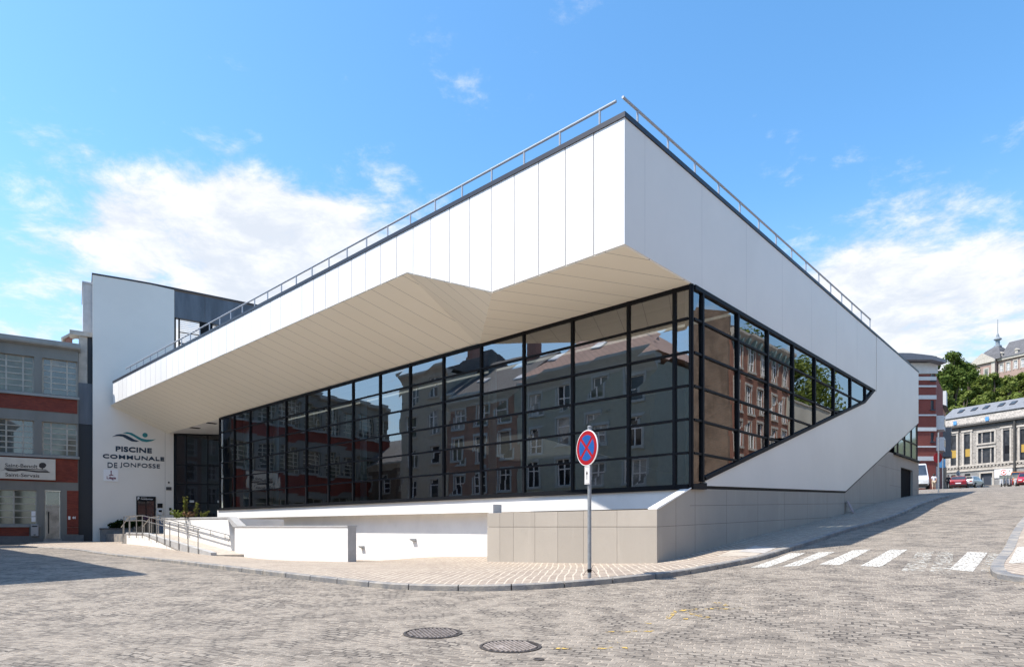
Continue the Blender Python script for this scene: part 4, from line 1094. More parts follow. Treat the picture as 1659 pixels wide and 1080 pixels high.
# ------------------------------------------------------------------ windows for ordinary buildings
def window(F, x0, x1, z0, z1, parent, vs, hs, frame=STEELPAINT, pane=PANE, inset=.14, bar=.06, sill=None, name='window', tilted=True):
    fr = MB()
    for x in [x0] + [x0 + (x1 - x0) * v for v in vs] + [x1]:
        fr.box(x - bar / 2 if x not in (x0, x1) else (x if x == x0 else x - bar), x + bar / 2 if x not in (x0, x1) else (x + bar if x == x0 else x), inset - .05, inset + .03, z0, z1, F)
    for z in [0] + list(hs) + [1]:
        zz_ = z0 + (z1 - z0) * z
        fr.box(x0 + .005, x1 - .005, inset - .035, inset + .02, max(zz_ - bar * .4, z0 + .001), min(zz_ + bar * .4, z1 - .001), F)
    if sill: fr.box(x0 - .1, x1 + .1, -.12, inset, z0 - .14, z0 - .003, F)
    o_ = fr.build(name, frame, parent)
    g_ = MB()
    for xa, xb in zip([x0] + [x0 + (x1 - x0) * v for v in vs], [x0 + (x1 - x0) * v for v in vs] + [x1]):
        e = rnd.uniform(-.012, .012) if tilted else 0
        g_.quad(F.p(xa, inset + e, z0), F.p(xb, inset - e, z0), F.p(xb, inset - e, z1), F.p(xa, inset + e, z1))
    g_.build('pane', pane, o_)
    return o_
def wall_with_holes(mb, F, x0, x1, z0, z1, holes, depth=.3):
    """front wall as a grid of boxes around rectangular openings (xa, xb, za, zb)"""
    X = sorted({x0, x1} | {h[0] for h in holes} | {h[1] for h in holes}); Z = sorted({z0, z1} | {h[2] for h in holes} | {h[3] for h in holes})
    X = [x for x in X if x0 <= x <= x1]; Z = [z for z in Z if z0 <= z <= z1]
    inh = lambda x, z: any(h[0] < x < h[1] and h[2] < z < h[3] for h in holes)
    xi = {x: i for i, x in enumerate(X)}; zi = {z: i for i, z in enumerate(Z)}
    solid = {(i, j) for i in range(len(X) - 1) for j in range(len(Z) - 1) if not inh((X[i] + X[i + 1]) / 2, (Z[j] + Z[j + 1]) / 2)}
    for i, j in solid:
        a, b, c, d = X[i], X[i + 1], Z[j], Z[j + 1]
        mb.quad(F.p(a, 0, c), F.p(b, 0, c), F.p(b, 0, d), F.p(a, 0, d))
        for (ni, nj, e) in ((i - 1, j, 'l'), (i + 1, j, 'r'), (i, j - 1, 'b'), (i, j + 1, 't')):
            if (ni, nj) in solid: continue
            if e == 'l': mb.quad(F.p(a, 0, c), F.p(a, 0, d), F.p(a, depth, d), F.p(a, depth, c))
            if e == 'r': mb.quad(F.p(b, 0, c), F.p(b, depth, c), F.p(b, depth, d), F.p(b, 0, d))
            if e == 'b': mb.quad(F.p(a, 0, c), F.p(a, depth, c), F.p(b, depth, c), F.p(b, 0, c))
            if e == 't': mb.quad(F.p(a, 0, d), F.p(b, 0, d), F.p(b, depth, d), F.p(a, depth, d))

# ------------------------------------------------------------------ school on the left
def kx(px, py=800): return on_front(px, py)[0]
sc = thing('school_building', 'brick and grey concrete school with steel windows beside the tall white wall', 'school', FW.p(-8, .5, -.9))
KA, KB = -24.0, kx(127)
SFW = FW
ke = kx(127)
bays = [(kx(68), kx(125.5))]
wdt = bays[0][1] - bays[0][0]; gap = .42
x = bays[0][0] - gap
while x - wdt > KA: bays.append((x - wdt, x)); x -= wdt + gap
FL = ((8.93, 11.3), (4.87, 7.06)); GRD = (.22, 2.45)
holes = []
for a, b in bays:
    holes += [(a, b, FL[0][0], FL[0][1]), (a, b, FL[1][0], FL[1][1])]
kd0, kd1 = kx(72), kx(98.5)
wb0 = kx(60)
gb = [(wb0 - 3.6, wb0)]
x = wb0 - 4.0
while x - 3.2 > KA: gb.append((x - 3.2, x)); x -= 3.6
for a, b in gb: holes.append((a, b, GRD[0], GRD[1]))
holes.append((kd0, kd1, -.75, 2.48))
# concrete frame (grey) and brick bands as separate parts
gm_ = MB()
wall_with_holes(gm_, SFW, KA, ke, -1.6, 12.0, holes, .3); 
gm_.box(KA, KA + .2, .31, 12, -1.6, 11.9, SFW); gm_.box(ke - .2, ke, .31, 9, -1.6, 11.9, SFW)
gm_.build('concrete_frame', GREYPAINT, sc)
bb = MB()
bb.box(KA, ke - .06, -.03, -.002, 7.75, 8.68, SFW); bb.box(KA, ke - .03, -.03, -.002, 3.06, 4.64, SFW)
bb.box(kx(108.5), ke + .0, -.03, -.002, .02, 2.5, SFW); bb.box(KA, kx(47), -.03, -.002, -.55, .02, SFW); bb.box(kx(108.5), ke, -.028, -.002, -.45, .0, SFW)
bb.build('brick_band', BRICK_RED, sc)
cb = MB()
cb.prism_yz([(-.35, 12.46), (-.35, 12.2), (-.30, 12.1), (.2, 11.95), (.2, 12.46)], KA, ke + .12, SFW); cb.box(KA, ke + .05, .2, 12, 12.0, 12.4, SFW)
cb.build('cornice', simple('cornice_concrete', (0.30, 0.30, 0.285), 0.8, var=.2, scale=1), sc)
sb_ = MB()
for z in (8.70, 4.66): sb_.box(KA, ke + .06, -.14, -.035, z, z + .16, SFW)
sb_.box(KA, kx(66), -.1, -.004, .03, .17, SFW)
sb_.build('sill_course', MATS['cornice_concrete'], sc)
pl_ = MB(); pl_.box(KA, kx(70), -.16, -.033, -1.6, -.56, SFW); pl_.box(kx(100), ke + .3, -.16, -.033, -1.6, -.5, SFW); pl_.build('plinth', simple('plinth_grey', (0.16, 0.16, 0.16), 0.8, var=.2), sc)
PANE_SKY = panemat('reflecting_window_glass', (0.03, 0.032, 0.03), .02, .9)
H6 = [i / 6 for i in range(1, 6)]
PBLIND = panemat('blind_window_glass', (0.06, 0.06, 0.042), .05, .6)
for i, (a, b) in enumerate(bays):
    for j, (z0, z1) in enumerate(FL):
        window(SFW, a, b, z0, z1, sc, (.25, .70), H6, STEELPAINT, PANE_SKY if (i + j) % 2 == 0 else PBLIND, .23, .09)
for i, (a, b) in enumerate(gb):
    window(SFW, a, b, GRD[0], GRD[1], sc, (.28, .66), (.2, .4, .6, .8), STEELPAINT, PBLIND, .16, .08)
dh = MB(); dh.box(kd0, kd0 + .07, .1, .2, -.78, 2.46, SFW); dh.box(kd1 - .07, kd1, .1, .2, -.78, 2.46, SFW); dh.box(kd0 + .07, kd1 - .07, .1, .2, 1.42, 1.5, SFW); dh.box(kd0 + .07, kd1 - .07, .1, .2, 2.4, 2.46, SFW)
ddo = dh.build('door', STEELPAINT, sc); tag(ddo, 'pale brushed metal door with a long dark pull handle')
q = MB(); q.box(kd0 + .075, kd1 - .075, .13, .17, -.76, 1.418, SFW); q.build('leaf', simple('brushed_door_metal', (0.36, 0.33, 0.29), .35, metal=.4, var=.5, scale=1.4), ddo)
q = MB(); q.box(kd0 + .075, kd1 - .075, .15, .16, 1.5, 2.4, SFW); q.build('pane', PANE_SKY, ddo)
q = MB(); q.tube([SFW.p(kd0 + .22, .06, -.4), SFW.p(kd0 + .22, .06, 1.05)], .03, 8); q.tube([SFW.p(kd0 + .22, .13, -.2), SFW.p(kd0 + .22, .06, -.2)], .015, 6); q.tube([SFW.p(kd0 + .22, .13, .9), SFW.p(kd0 + .22, .06, .9)], .015, 6); q.build('handle', BLACK, ddo)
q = MB(); q.box(kd0 - .05, kd1 + .05, -.25, .3, -1.2, -.765, SFW); q.build('doorstep', BLUESTONE, ddo)
# sign board
def z6(zx, zy): return on_front(zx / 6.75, 730 + zy / 6.75)
(xa, zt), (xb, zb4) = z6(-60, 66), z6(607, 334)
zt = 4.56; zb4 = 3.17
q = MB(); q.box(xa, xb, -.16, -.04, zb4, zt, SFW); sgb = q.build('sign_board', simple('cream_sign_board', (0.60, 0.545, 0.46), .6, var=.12, scale=1.5), sc); tag(sgb, 'long cream sign board with dark lettering and a tree emblem')
def sword(body, r, bold=.01):
    (x0, za_), (x1, zb_2) = z6(r[0], r[1]), z6(r[2], r[3]); text_part('sign_lettering', body, SFW, x0, x1, zb_2, za_, INK, sgb, -.162, .006, bold)
sword('Saint-Benoît', (58, 136, 412, 192), .012); sword('Saint-Servais', (60, 240, 432, 292), .012)
em = MB()
em.prism_xz([z6(*p_) for p_ in [(52, 186), (250, 196), (380, 200), (500, 204), (520, 214), (380, 208), (250, 206), (50, 196)]], -.168, -.162, SFW)
em.prism_xz([z6(*p_) for p_ in [(10, 214), (70, 198), (150, 206), (240, 204), (330, 212), (420, 220), (520, 220), (552, 240), (480, 238), (400, 236), (320, 226), (240, 218), (170, 226), (90, 222), (60, 208)]], -.168, -.162, SFW)
cr = [(428, 160), (432, 142), (450, 132), (475, 130), (496, 138), (508, 155), (500, 175), (486, 188), (470, 192), (468, 202), (460, 202), (456, 192), (440, 186), (428, 176)]
em.prism_xz([z6(*p_) for p_ in cr], -.168, -.162, SFW); em.build('tree_emblem', INK, sgb)
# letter box, notices, house number
(xa, zt), (xb, zb4) = z6(338, 802), z6(424, 930)
q = MB(); q.box(xa, xb, -.3, -.17, zb4, zt, SFW); lb = q.build('letter_box', simple('letter_box_grey', (0.34, 0.345, 0.36), .45, metal=.3), sc, bevel=.02)
for x0_, x1_, z0_, z1_ in ((xa + .06, xa + .28, zt - .16, zt - .09), (xb - .28, xb - .06, zt - .16, zt - .09), (xa + .15, xb - .15, zb4 + .06, zb4 + .12)):
    q = MB(); q.box(x0_, x1_, -.31, -.302, z0_, z1_, SFW); q.build('slot', BLACK, lb)
for r in ((342, 658, 388, 712), (342, 720, 388, 775)):
    (xa, zt), (xb, zb4) = z6(r[0], r[1]), z6(r[2], r[3]); q = MB(); q.box(xa, xb, .09, .1, zb4, zt, SFW); q.build('paper_notice', WHITEPL, sc)
(xa, zt), (xb, zb4) = z6(746, 714), z6(770, 750); q = MB(); q.box(xa, xb, -.08, -.032, zb4, zt, SFW); q.build('bell_panel', WHITEPL, sc)
(xa, zt), (xb, zb4) = z6(790, 716), z6(828, 742); text_part('house_number', '44', SFW, xa, xb, zb4, zt, WHITEPL, sc, -.033, .01, .03)
# dark slit and stone pier between school and white wall, small chimney house behind
sl_ = thing('stone_pier', 'narrow pale stone pier with a dark slit between school and white wall', 'wall', FW.p(-5, .5, -.9))
q = MB(); q.box(ke + .001, KL - .001, .35, 1.2, -1.5, 7.1, FW); q.build('dark_infill', simple('slit_black', (0.012, 0.015, 0.022), .5), sl_)  # near-black box closing the recess between the buildings
q = MB(); q.box(ke + .001, KL - .001, .3, 1.2, 7.12, 9.95, FW); q.build('grey_cladding', ZINC, sl_)
q = MB(); q.box(ke + .02, KL - .3, .4, 1.2, 9.97, 13.2, FW); q.box(ke - .5, KL - .02, .25, 1.4, 13.2, 13.5, FW); q.build('pier', STONE_TRIM, sl_)
q = MB(); q.box(KL - .28, KL - .02, .45, 1.2, 9.97, 13.19, FW); q.build('recess', MATS['slit_black'], sl_)
bk = thing('rear_block', 'grey rendered block standing just behind the top of the tall white wall', 'building', FW.p(-5, 3, -.9))
q = MB(); q.box(KL - .55, KL + .8, .8, 6, -1.4, 17.0, FW); q.build('wall', simple('rear_block_render', (0.40, 0.42, 0.45), .7), bk)
q = MB(); q.box(KL - .6, KL + .8, .75, 6.05, 17.0, 17.12, FW); q.build('cap', ALU, bk)
ch = thing('brick_chimney', 'small brick chimney under a stone slab above the school cornice', 'chimney', FW.p(-6, 4, 12.4))
q = MB(); q.box(ke - .75, ke - .35, 2.2, 3.4, 12.4, 13.55, FW); q.build('stack', BRICK_PALE, ch)
q = MB(); q.prism_xz([(ke - 1.0, 13.3), (ke - .25, 13.9), (ke - .1, 13.9), (ke - .1, 13.75), (ke - .25, 13.7), (ke - .9, 13.2)], 2.0, 3.6, FW); q.build('cap', STONE_TRIM, ch)

# ------------------------------------------------------------------ houses behind and beside the camera (they shade the square and show in the glass)
def house(name, label, F, L, D, zb_, zc_, wall, roofm, roof_h, cols, rows, wsize, parent_cat='house', frame=None, trim=None, arched=False, roof='gable', g0=1.0, pane=PANE, skylights=0, fh=None):
    h = thing(name, label, parent_cat, F.p(L / 2, 0, zb_ + .1))
    frame = frame or WHITEPL; trim = trim or STONE_TRIM
    ww, wh = wsize; holes = []
    fh = fh or (zc_ - zb_ - g0) / rows
    for r in range(rows):
        for c_ in range(cols):
            xc = L * (c_ + .5) / cols; z0 = zb_ + g0 + fh * r + (fh - wh) * .45
            if r == 0 and c_ == cols // 2: holes.append((xc - .6, xc + .6, zb_ - .5, zb_ + 2.5, 'd'))
            else: holes.append((xc - ww / 2, xc + ww / 2, z0, z0 + wh, 'w'))
    w = MB(); wall_with_holes(w, F, 0, L, zb_ - 1.5, zc_, [q[:4] for q in holes], .25)
    w.box(0, .25, .26, D, zb_ - 1.5, zc_, F); w.box(L - .25, L, .26, D, zb_ - 1.5, zc_, F); w.box(.26, L - .26, D - .25, D, zb_ - 1.5, zc_, F)
    w.build('wall', wall, h)
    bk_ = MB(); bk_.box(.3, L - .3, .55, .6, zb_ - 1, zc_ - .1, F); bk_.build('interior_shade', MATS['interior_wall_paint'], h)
    for q in holes:
        if q[4] == 'w':
            window(F, q[0], q[1], q[2], q[3], h, rnd.choice(((.5,), (.5,), ())), rnd.choice(((.66,), (.66,), (.5,), (.3, .66))), frame, rnd.choice((pane, pane, PANE_LIT, CURTAIN)), .12, .09)
        else:
            dm = MB(); dm.box(q[0], q[1], .1, .18, q[2], q[3], F); dm.build('door', simple('house_door', (0.05, 0.06, 0.05), .5) if 'house_door' not in MATS else MATS['house_door'], h)
    for q in holes:
        if q[4] == 'w':
            tr = MB(); tr.box(q[0] - .15, q[1] + .15, -.06, -.002, q[3] + .005, q[3] + .2, F); tr.box(q[0] - .15, q[1] + .15, -.10, -.002, q[2] - .16, q[2] - .005, F)
            tr.box(q[0] - .15, q[0] - .005, -.04, -.002, q[2], q[3], F); tr.box(q[1] + .005, q[1] + .15, -.04, -.002, q[2], q[3], F); tr.build('window_surround', trim, h)
    co = MB(); co.prism_yz([(-.5, zc_ + .3), (-.5, zc_ + .12), (-.1, zc_ - .25), (-.002, zc_ - .45), (-.002, zc_ + .0), (.3, zc_ + .004), (.3, zc_ + .3)], -.1, L + .1, F); co.build('cornice', trim, h)
    if roof_h > 0:
        rf_ = MB()
        if roof == 'gable': rf_.prism_yz([(-.4, zc_ + .31), (D / 2, zc_ + .31 + roof_h), (D + .2, zc_ + .31)], 0, L, F)
        else:
            e = min(D, L) * .42
            P_ = [F.p(-.3, -.4, zc_ + .31), F.p(L + .3, -.4, zc_ + .31), F.p(L + .3, D, zc_ + .31), F.p(-.3, D, zc_ + .31), F.p(e, D / 2, zc_ + .31 + roof_h), F.p(L - e, D / 2, zc_ + .31 + roof_h)]
            rf_.add(P_, [(0, 1, 5, 4), (1, 2, 5), (2, 3, 4, 5), (3, 0, 4), (3, 2, 1, 0)])
        ro = rf_.build('roof', roofm, h)
        for k in range(skylights):
            x = L * (k + .5) / skylights; f = .4; sl = roof_h / (D / 2 + .4)
            y = -.4 + f * (D / 2); z = zc_ + .31 + (y + .4) * sl
            q = MB(); q.prism_yz([(y, z + .03), (y + .9, z + .9 * sl + .03), (y + .9, z + .9 * sl + .12), (y, z + .12)], x - .4, x + .4, F); q.build('skylight', WHITEPL, ro)
        q = MB(); q.box(L * .3, L * .3 + .9, D / 2 - .4, D / 2 + .4, zc_ + roof_h * .6, zc_ + roof_h + 1.6, F); q.build('chimney', BRICK_PALE, ro)
    return h
CURTAIN = panemat('curtained_window_glass', (0.20, 0.20, 0.19), .05, .6)
GREYGREEN = simple('grey_green_render', (0.34, 0.37, 0.32), .85, var=.12)
DARKREN = simple('dark_brown_render', (0.30, 0.19, 0.145), .85, var=.15)
BEIGE = simple('beige_render', (0.46, 0.41, 0.33), .85, var=.12)
LX = (-RY, RX, 0)
def facing_square(s, t): return Frame(ST.p(s, t, 0), LX, (-RX, -RY, 0))
zb0 = -1.2
house('corner_house', 'grey green corner house with hipped tiled roof across the square', facing_square(-1.6, 20.6), 11.4, 11, zb0, 10.6, GREYGREEN, TILE, 3.8, 4, 4, (1.15, 1.75), trim=simple('pale_grey_trim', (0.42, 0.47, 0.48), .7), roof='hip', skylights=3, g0=.6)
house('terraced_house', 'grey rendered terraced house next to the grey green corner house', facing_square(-1.6, 32.05), 7.9, 10, zb0, 10.3, DARKREN, SLATE, 3.4, 3, 4, (1.2, 1.9), trim=MATS['pale_grey_trim'], skylights=2, g0=.5)
house('terraced_house', 'tall beige rendered house at the left end of the terrace across the square', facing_square(-1.6, 40.0), 6.2, 10, zb0, 13.2, BEIGE, SLATE, 2.2, 2, 5, (1.1, 1.7), g0=.4)
house('side_house', 'low dark brick house with slate roof closing the far left of the square', facing_square(-4, 47.5), 12, 9, -1.1, 6.2, BRICK_ROUGH, SLATE, 2.6, 4, 2, (1.1, 1.5), g0=.5)
# the rows behind the camera and on its right, which close the square
for i, (s, t, L, zc_, wm, lb) in enumerate(((30, -13, 11, 10.5, BRICK_HOUSE, 'orange brick house facing the pool hall across the side street'), (18.6, -13, 10, 9.5, BEIGE, 'beige rendered house right of the camera'),
                                            (8.2, -13, 12, 11, BRICK_PALE, 'pale red brick house right of the camera'))):
    house('street_house', lb, Frame(ST.p(s, t, 0), (-RX, -RY, 0), (RY, -RX, 0)), L, 9, zst(s - L / 2, t + 1), zc_, wm, SLATE, 3, 3, 3, (1.2, 1.9), g0=.4)
for i, (t, L, zc_, wm, lb) in enumerate(((-9, 10, 10, BRICK_HOUSE, 'orange brick house behind the camera'), (1.2, 9, 11.5, GREYGREEN, 'grey green house behind the camera'), (10.4, 9, 9.5, BRICK_ROUGH, 'brown brick house behind the camera'))):
    house('street_house', lb, facing_square(-20, t), L, 9, -1.35, zc_, wm, SLATE, 3, 3, 3, (1.2, 1.9), g0=.4)
FRr = Frame(ST.p(55.5, -2.6, 0), (-RX, -RY, 0), (RY, -RX, 0))
zh = zst(50, -2.6)
rh = house('brick_house', 'orange brick house with bracketed cornice on the right of the side street', FRr, 11.3, 10.5, zh, 14.2, BRICK_HOUSE, SLATE, 2.2, 5, 4, (1.05, 2.1), frame=WHITEPL, trim=STONE_TRIM, g0=.3)
gw = MB(); GF = Frame(ST.p(44.15, -2.62, 0), (-RX, -RY, 0), (RY, -RX, 0)); gw.box(0, .25, 0.02, 10.6, zh - 2, 15.4, GF); gw.prism_yz([(0.02, 15.41), (5.3, 17), (10.6, 15.41)], 0, .25, GF); gw.build('gable_wall', BRICK_ROUGH, rh)
br = MB()
for i in range(11):
    x = .5 + i * 1.03; br.prism_yz([(-.42, 14.1), (-.42, 13.9), (-.05, 13.2), (-.003, 13.2), (-.003, 14.1)], x - .1, x + .1, FRr)
br.build('bracket', simple('green_bracket', (0.25, 0.36, 0.36), .6), rh)
yw = thing('retaining_wall', 'tall pale rendered wall beyond the orange brick house', 'wall', ST.p(66, -2.6, zst(66, -2.6)))
q = MB(); q.box(55.8, 79, -3.0, -2.6, 0, 11.0, ST); q.build('wall', simple('pale_wall_render', (0.52, 0.48, 0.40), .9, var=.2, scale=.3), yw)
q = MB(); q.box(55.8, 79, -3.1, -2.5, 11.003, 11.15, ST); q.build('coping', STONE_TRIM, yw)

# ------------------------------------------------------------------ trees
def tree(name, label, loc, h, w, n_lobes, leaf, mat, group=None, seed=1, trunk_f=.28, per=330):
    r = random.Random(seed); t = thing(name, label, 'tree', loc, 0, group)
    crown = MB(); tr = MB(); b = Vector(loc)
    tr.tube([b - Vector((0, 0, .6)), b + Vector((.1, 0, h * .25)), b + Vector((0, .1, h * .6)), b + Vector((0, 0, h * .85))], h * .022, 8, h * .006)
    for i in range(n_lobes):
        a = r.random() * 6.283; f = (i + .5) / n_lobes; zc_ = h * (trunk_f + (1 - trunk_f) * (.1 + .8 * f))
        prof = math.sin(math.pi * min(max((.12 + .80 * f), 0), 1)) ** .7
        rr = w * .5 * prof * r.uniform(.35, .95); lr = w * r.uniform(.20, .33) * (1.1 - .35 * f)
        c = b + Vector((rr * math.cos(a), rr * math.sin(a), zc_))
        leaves(crown, c, lr, lr, lr * .85, per, leaf, r, .12)
        tr.tube([b + Vector((0, 0, max(zc_ * .55, h * .18))), b + Vector((rr * .5 * math.cos(a), rr * .5 * math.sin(a), zc_ * .85)), c], h * .007, 5, h * .002)
    crown.build('crown', mat, t, fix=False); tr.build('trunk', BARK, t)
    return t
def bg_tree(px, ytop, d, w_px, ph, label, mat, seed, name='broadleaf_tree', leaf=.62, lobes=22, per=260, group='trees on the hillside'):
    u = (px - PX) / FOC; d += 14; w_px *= 1.15; x = u * d; ztop = (854 - ytop + 9) / FOC * d; z0 = hill_z(x, d) if d > 118 else zg(x, d)
    h = max(ztop - z0, 4)
    return tree(name, label, (x, d, z0), h, w_px / FOC * d, lobes, leaf, mat, group, seed, .12, per)
bg_tree(1543, 563, 124, 46, 0, 'tallest dark broadleaf tree, right above the striped brick block', LEAF_A, 11, lobes=36, per=300)
bg_tree(1512, 570, 134, 30, 0, 'dark broadleaf tree half hidden behind the striped brick block', LEAF_A, 12, lobes=24)
bg_tree(1570, 584, 130, 36, 0, 'dark broadleaf tree just left of the hilltop convent', LEAF_A, 13, lobes=28)
bg_tree(1524, 606, 122, 34, 0, 'dark green tree between the striped brick block and the tallest tree', LEAF_A, 17, lobes=26)
bg_tree(1530, 628, 112, 34, 0, 'bright green tree low behind the bay windowed houses', LEAF_B, 14, lobes=20)
bg_tree(1562, 628, 116, 30, 0, 'bright green bushy tree low behind the stone school roof', LEAF_B, 15, lobes=20)
for i, (px, yt, d, w) in enumerate(((1592, 606, 126, 34), (1612, 604, 132, 34), (1634, 607, 124, 34), (1652, 602, 130, 34), (1676, 600, 126, 40))):
    bg_tree(px, yt, d, w, 0, ['leafy green tree of the hillside hedge, first below the convent gable', 'leafy green tree of the hillside hedge, under the convent cupola', 'leafy green tree of the hillside hedge, under the convent dormers',
            'leafy green tree of the hillside hedge, near the right edge', 'leafy green tree of the hillside hedge, cut by the right edge'][i], LEAF_B, 20 + i, 'hedge_tree', lobes=26)
for i, (px, yt, d, w) in enumerate(((1600, 634, 112, 40), (1640, 634, 112, 44))):
    bg_tree(px, yt, d, w, 0, ['low green bush over the left half of the stone school roof', 'low green bush over the right half of the stone school roof'][i], LEAF_B, 30 + i, 'hillside_bush', lobes=22)
for i, (px, yt, w, lb) in enumerate(((1508, 600, 30, 'dark green tree far up the hillside, leftmost of the back row'), (1528, 606, 34, 'dark green tree far up the hillside behind the tallest tree'), (1552, 604, 34, 'dark green tree far up the hillside right of the tallest tree'),
        (1574, 612, 30, 'dark green tree far up the hillside below the convent gable'), (1600, 618, 36, 'dark green tree far up the hillside behind the hedge'), (1636, 618, 40, 'dark green tree far up the hillside behind the right end of the hedge'))):
    bg_tree(px, yt, 176, w, 0, lb, LEAF_A, 60 + i, lobes=18, leaf=.8, per=200)
# dry bush
u = (1569 - PX) / FOC; d = 122; bx = (u * d, d, hill_z(u * d, d)); db = MB(); r = random.Random(4)
for i in range(160):
    a = r.random() * 6.28; l = r.uniform(3, 7.5); p0 = Vector(bx) + Vector((r.uniform(-1.2, 1.2), r.uniform(-.6, .6), 2.5)); p1 = p0 + Vector((math.cos(a) * l * .35, math.sin(a) * l * .25, l * .8)); db.tube([p0, p0.lerp(p1, .5) + Vector((r.uniform(-.4, .4), 0, .4)), p1], .05, 3, .02)
dbt = thing('dry_bush', 'bare brown dry bush in front of the green hillside trees', 'bush', bx); db.build('twigs', TWIG, dbt)
# trees by the retaining wall, mirrored in the side glass
for i, (s, t, h, w) in enumerate(((60, -9, 15, 9), (69, -8, 13, 8), (77, -10, 14, 9))):
    p = ST.p(s, t, 0); tree('garden_tree', ['green garden tree behind the pale retaining wall, nearest the brick house', 'green garden tree in the middle behind the pale retaining wall', 'green garden tree at the far end of the pale retaining wall'][i], (p.x, p.y, zg(p.x, p.y) + 2), h, w, 20, .45, LEAF_B, 'trees behind the retaining wall', 40 + i, .2, 200)

# ------------------------------------------------------------------ brick block and row houses up the street
AP = thing('brick_block', 'dark red brick apartment block with pale bands behind the pool hall', 'apartment block', (45, 78, 4.2))
bz = 3.4
FA = Frame((38.0, 76, 0), (1, 0, 0), (0, 1, 0)); LA = 50.6 - 38.0
def apz(py): return (854 - py) / FOC * 76
apx = lambda px: (px - PX) / FOC * 76 - 38.0
hw = [(apx(1507.5), apx(1513), apz(736), apz(720)), (apx(1507.5), apx(1513), apz(683), apz(648.5) if False else apz(664)), (apx(1507.5), apx(1513), apz(717), apz(699)), (apx(1508), apx(1515), apz(616), apz(601))]
hw = [(apx(1508), apx(1513.2), apz(715), apz(700)), (apx(1508), apx(1513.2), apz(663), apz(648)), (apx(1508), apx(1515), apz(616), apz(601))]
m_ = MB(); wall_with_holes(m_, FA, 0, LA, bz - 1, apz(606), hw, .3)
FB = Frame((50.6, 76, 0), (.61, .79, 0), (-.79, .61, 0))
m_.box(.01, 11.5, 0, .3, bz - 1, apz(606), FB); m_.box(.3, .6, .3, 12, bz - 1, apz(606), FA)
m_.build('wall', BRICK_APT, AP)
m_ = MB()
TRIMW = simple('pale_band_render', (0.56, 0.56, 0.56), .8, var=.1)
for y0, y1 in ((616, 610), (627, 624), (646.5, 640), (673.5, 671), (698, 692), (724.5, 722), (746, 739)):
    m_.box(-.03, LA + .05, -.08, -.003, apz(y0), apz(y1), FA)
m_.build('pale_band', TRIMW, AP)
m_ = MB(); m_.box(0, LA - .3, .1, 10, apz(606) + .01, apz(590), FA); m_.box(LA - 5, LA + .2, -.1, .099, apz(605), apz(588), FA); m_.build('attic', TRIMW, AP)
m_ = MB(); m_.prism_xz([(-1, apz(586.5)), (apx(1500), apz(586.5)), (apx(1522), apz(592)), (apx(1522), apz(587)), (apx(1500), apz(580)), (apx(1466), apz(576)), (-1, apz(575))], -1.2, 10, FA); m_.build('roof', simple('grey_eaves', (0.13, 0.14, 0.17), .6), AP)
for q in hw: window(FA, q[0], q[1], q[2], q[3], AP, (.55,), (), simple('dark_window_frame', (0.03, 0.035, 0.05), .5) if 'dark_window_frame' not in MATS else MATS['dark_window_frame'], PANE_LIT, .12, .09, sill=True)
# bay windows on the street face, one per storey
for (y0, y1) in ((700, 678), (733, 712)):
    z0, z1 = (854 - y0) / FOC * 79, (854 - y1) / FOC * 79
    m_ = MB(); m_.prism_xy([(1.0, -.004), (1.4, -.75), (3.4, -.75), (3.8, -.004)], z0, z1, FB); bay = m_.build('bay_window', TRIMW, AP)
    m_ = MB(); m_.box(1.55, 2.3, -.78, -.755, z0 + .5, z1 - .3, FB); m_.box(2.5, 3.25, -.78, -.755, z0 + .5, z1 - .3, FB); m_.build('pane', PANE, bay)
m_ = MB(); m_.box(.5, 5, -.5, -.004, apz(750) + .2, apz(745), FB); m_.build('shop_canopy', MATS['grey_eaves'], AP)
for i in range(4):
    m_ = MB(); m_.box(.4 + i * 1.2, .7 + i * 1.2, -.12, -.004, bz - .5, apz(755), FB); m_.build('pilaster', TRIMW, AP)
RH = thing('row_house', 'narrow brick row house with grey dormer and bay beside the brick block', 'house', (59, 87, 4.8))
FC = Frame(FB.p(11.55, 0.1, 0), (.61, .79, 0), (-.79, .61, 0))
zt_ = (854 - 664) / FOC * 88
m_ = MB(); m_.box(0, 6, 0, 8, 3.5, zt_, FC); m_.build('wall', BRICK_PALE, RH)
m_ = MB(); m_.prism_xy([(.8, -.004), (1.2, -.9), (3.4, -.9), (3.8, -.004)], 9.5, 13.5, FC); bay = m_.build('bay_window', simple('bay_grey', (0.13, 0.13, 0.14), .7), RH)
m_ = MB(); m_.box(1.4, 3.2, -.93, -.905, 10.3, 13.0, FC); m_.build('pane', PANE, bay)
m_ = MB(); m_.prism_yz([(-.5, zt_ + .01), (4, zt_ + 2.4), (8, zt_ + .01)], 0, 6, FC); ro = m_.build('roof', SLATE, RH)
m_ = MB(); m_.box(1, 3, -.4, 1.5, zt_ + .1, zt_ + 2.2, FC); m_.build('dormer', TRIMW, ro)
m_ = MB(); m_.box(.6, 5.4, -.2, -.004, 3.8, 8.4, FC); m_.build('shop_front', simple('dark_shop_front', (0.04, 0.04, 0.042), .5), RH)

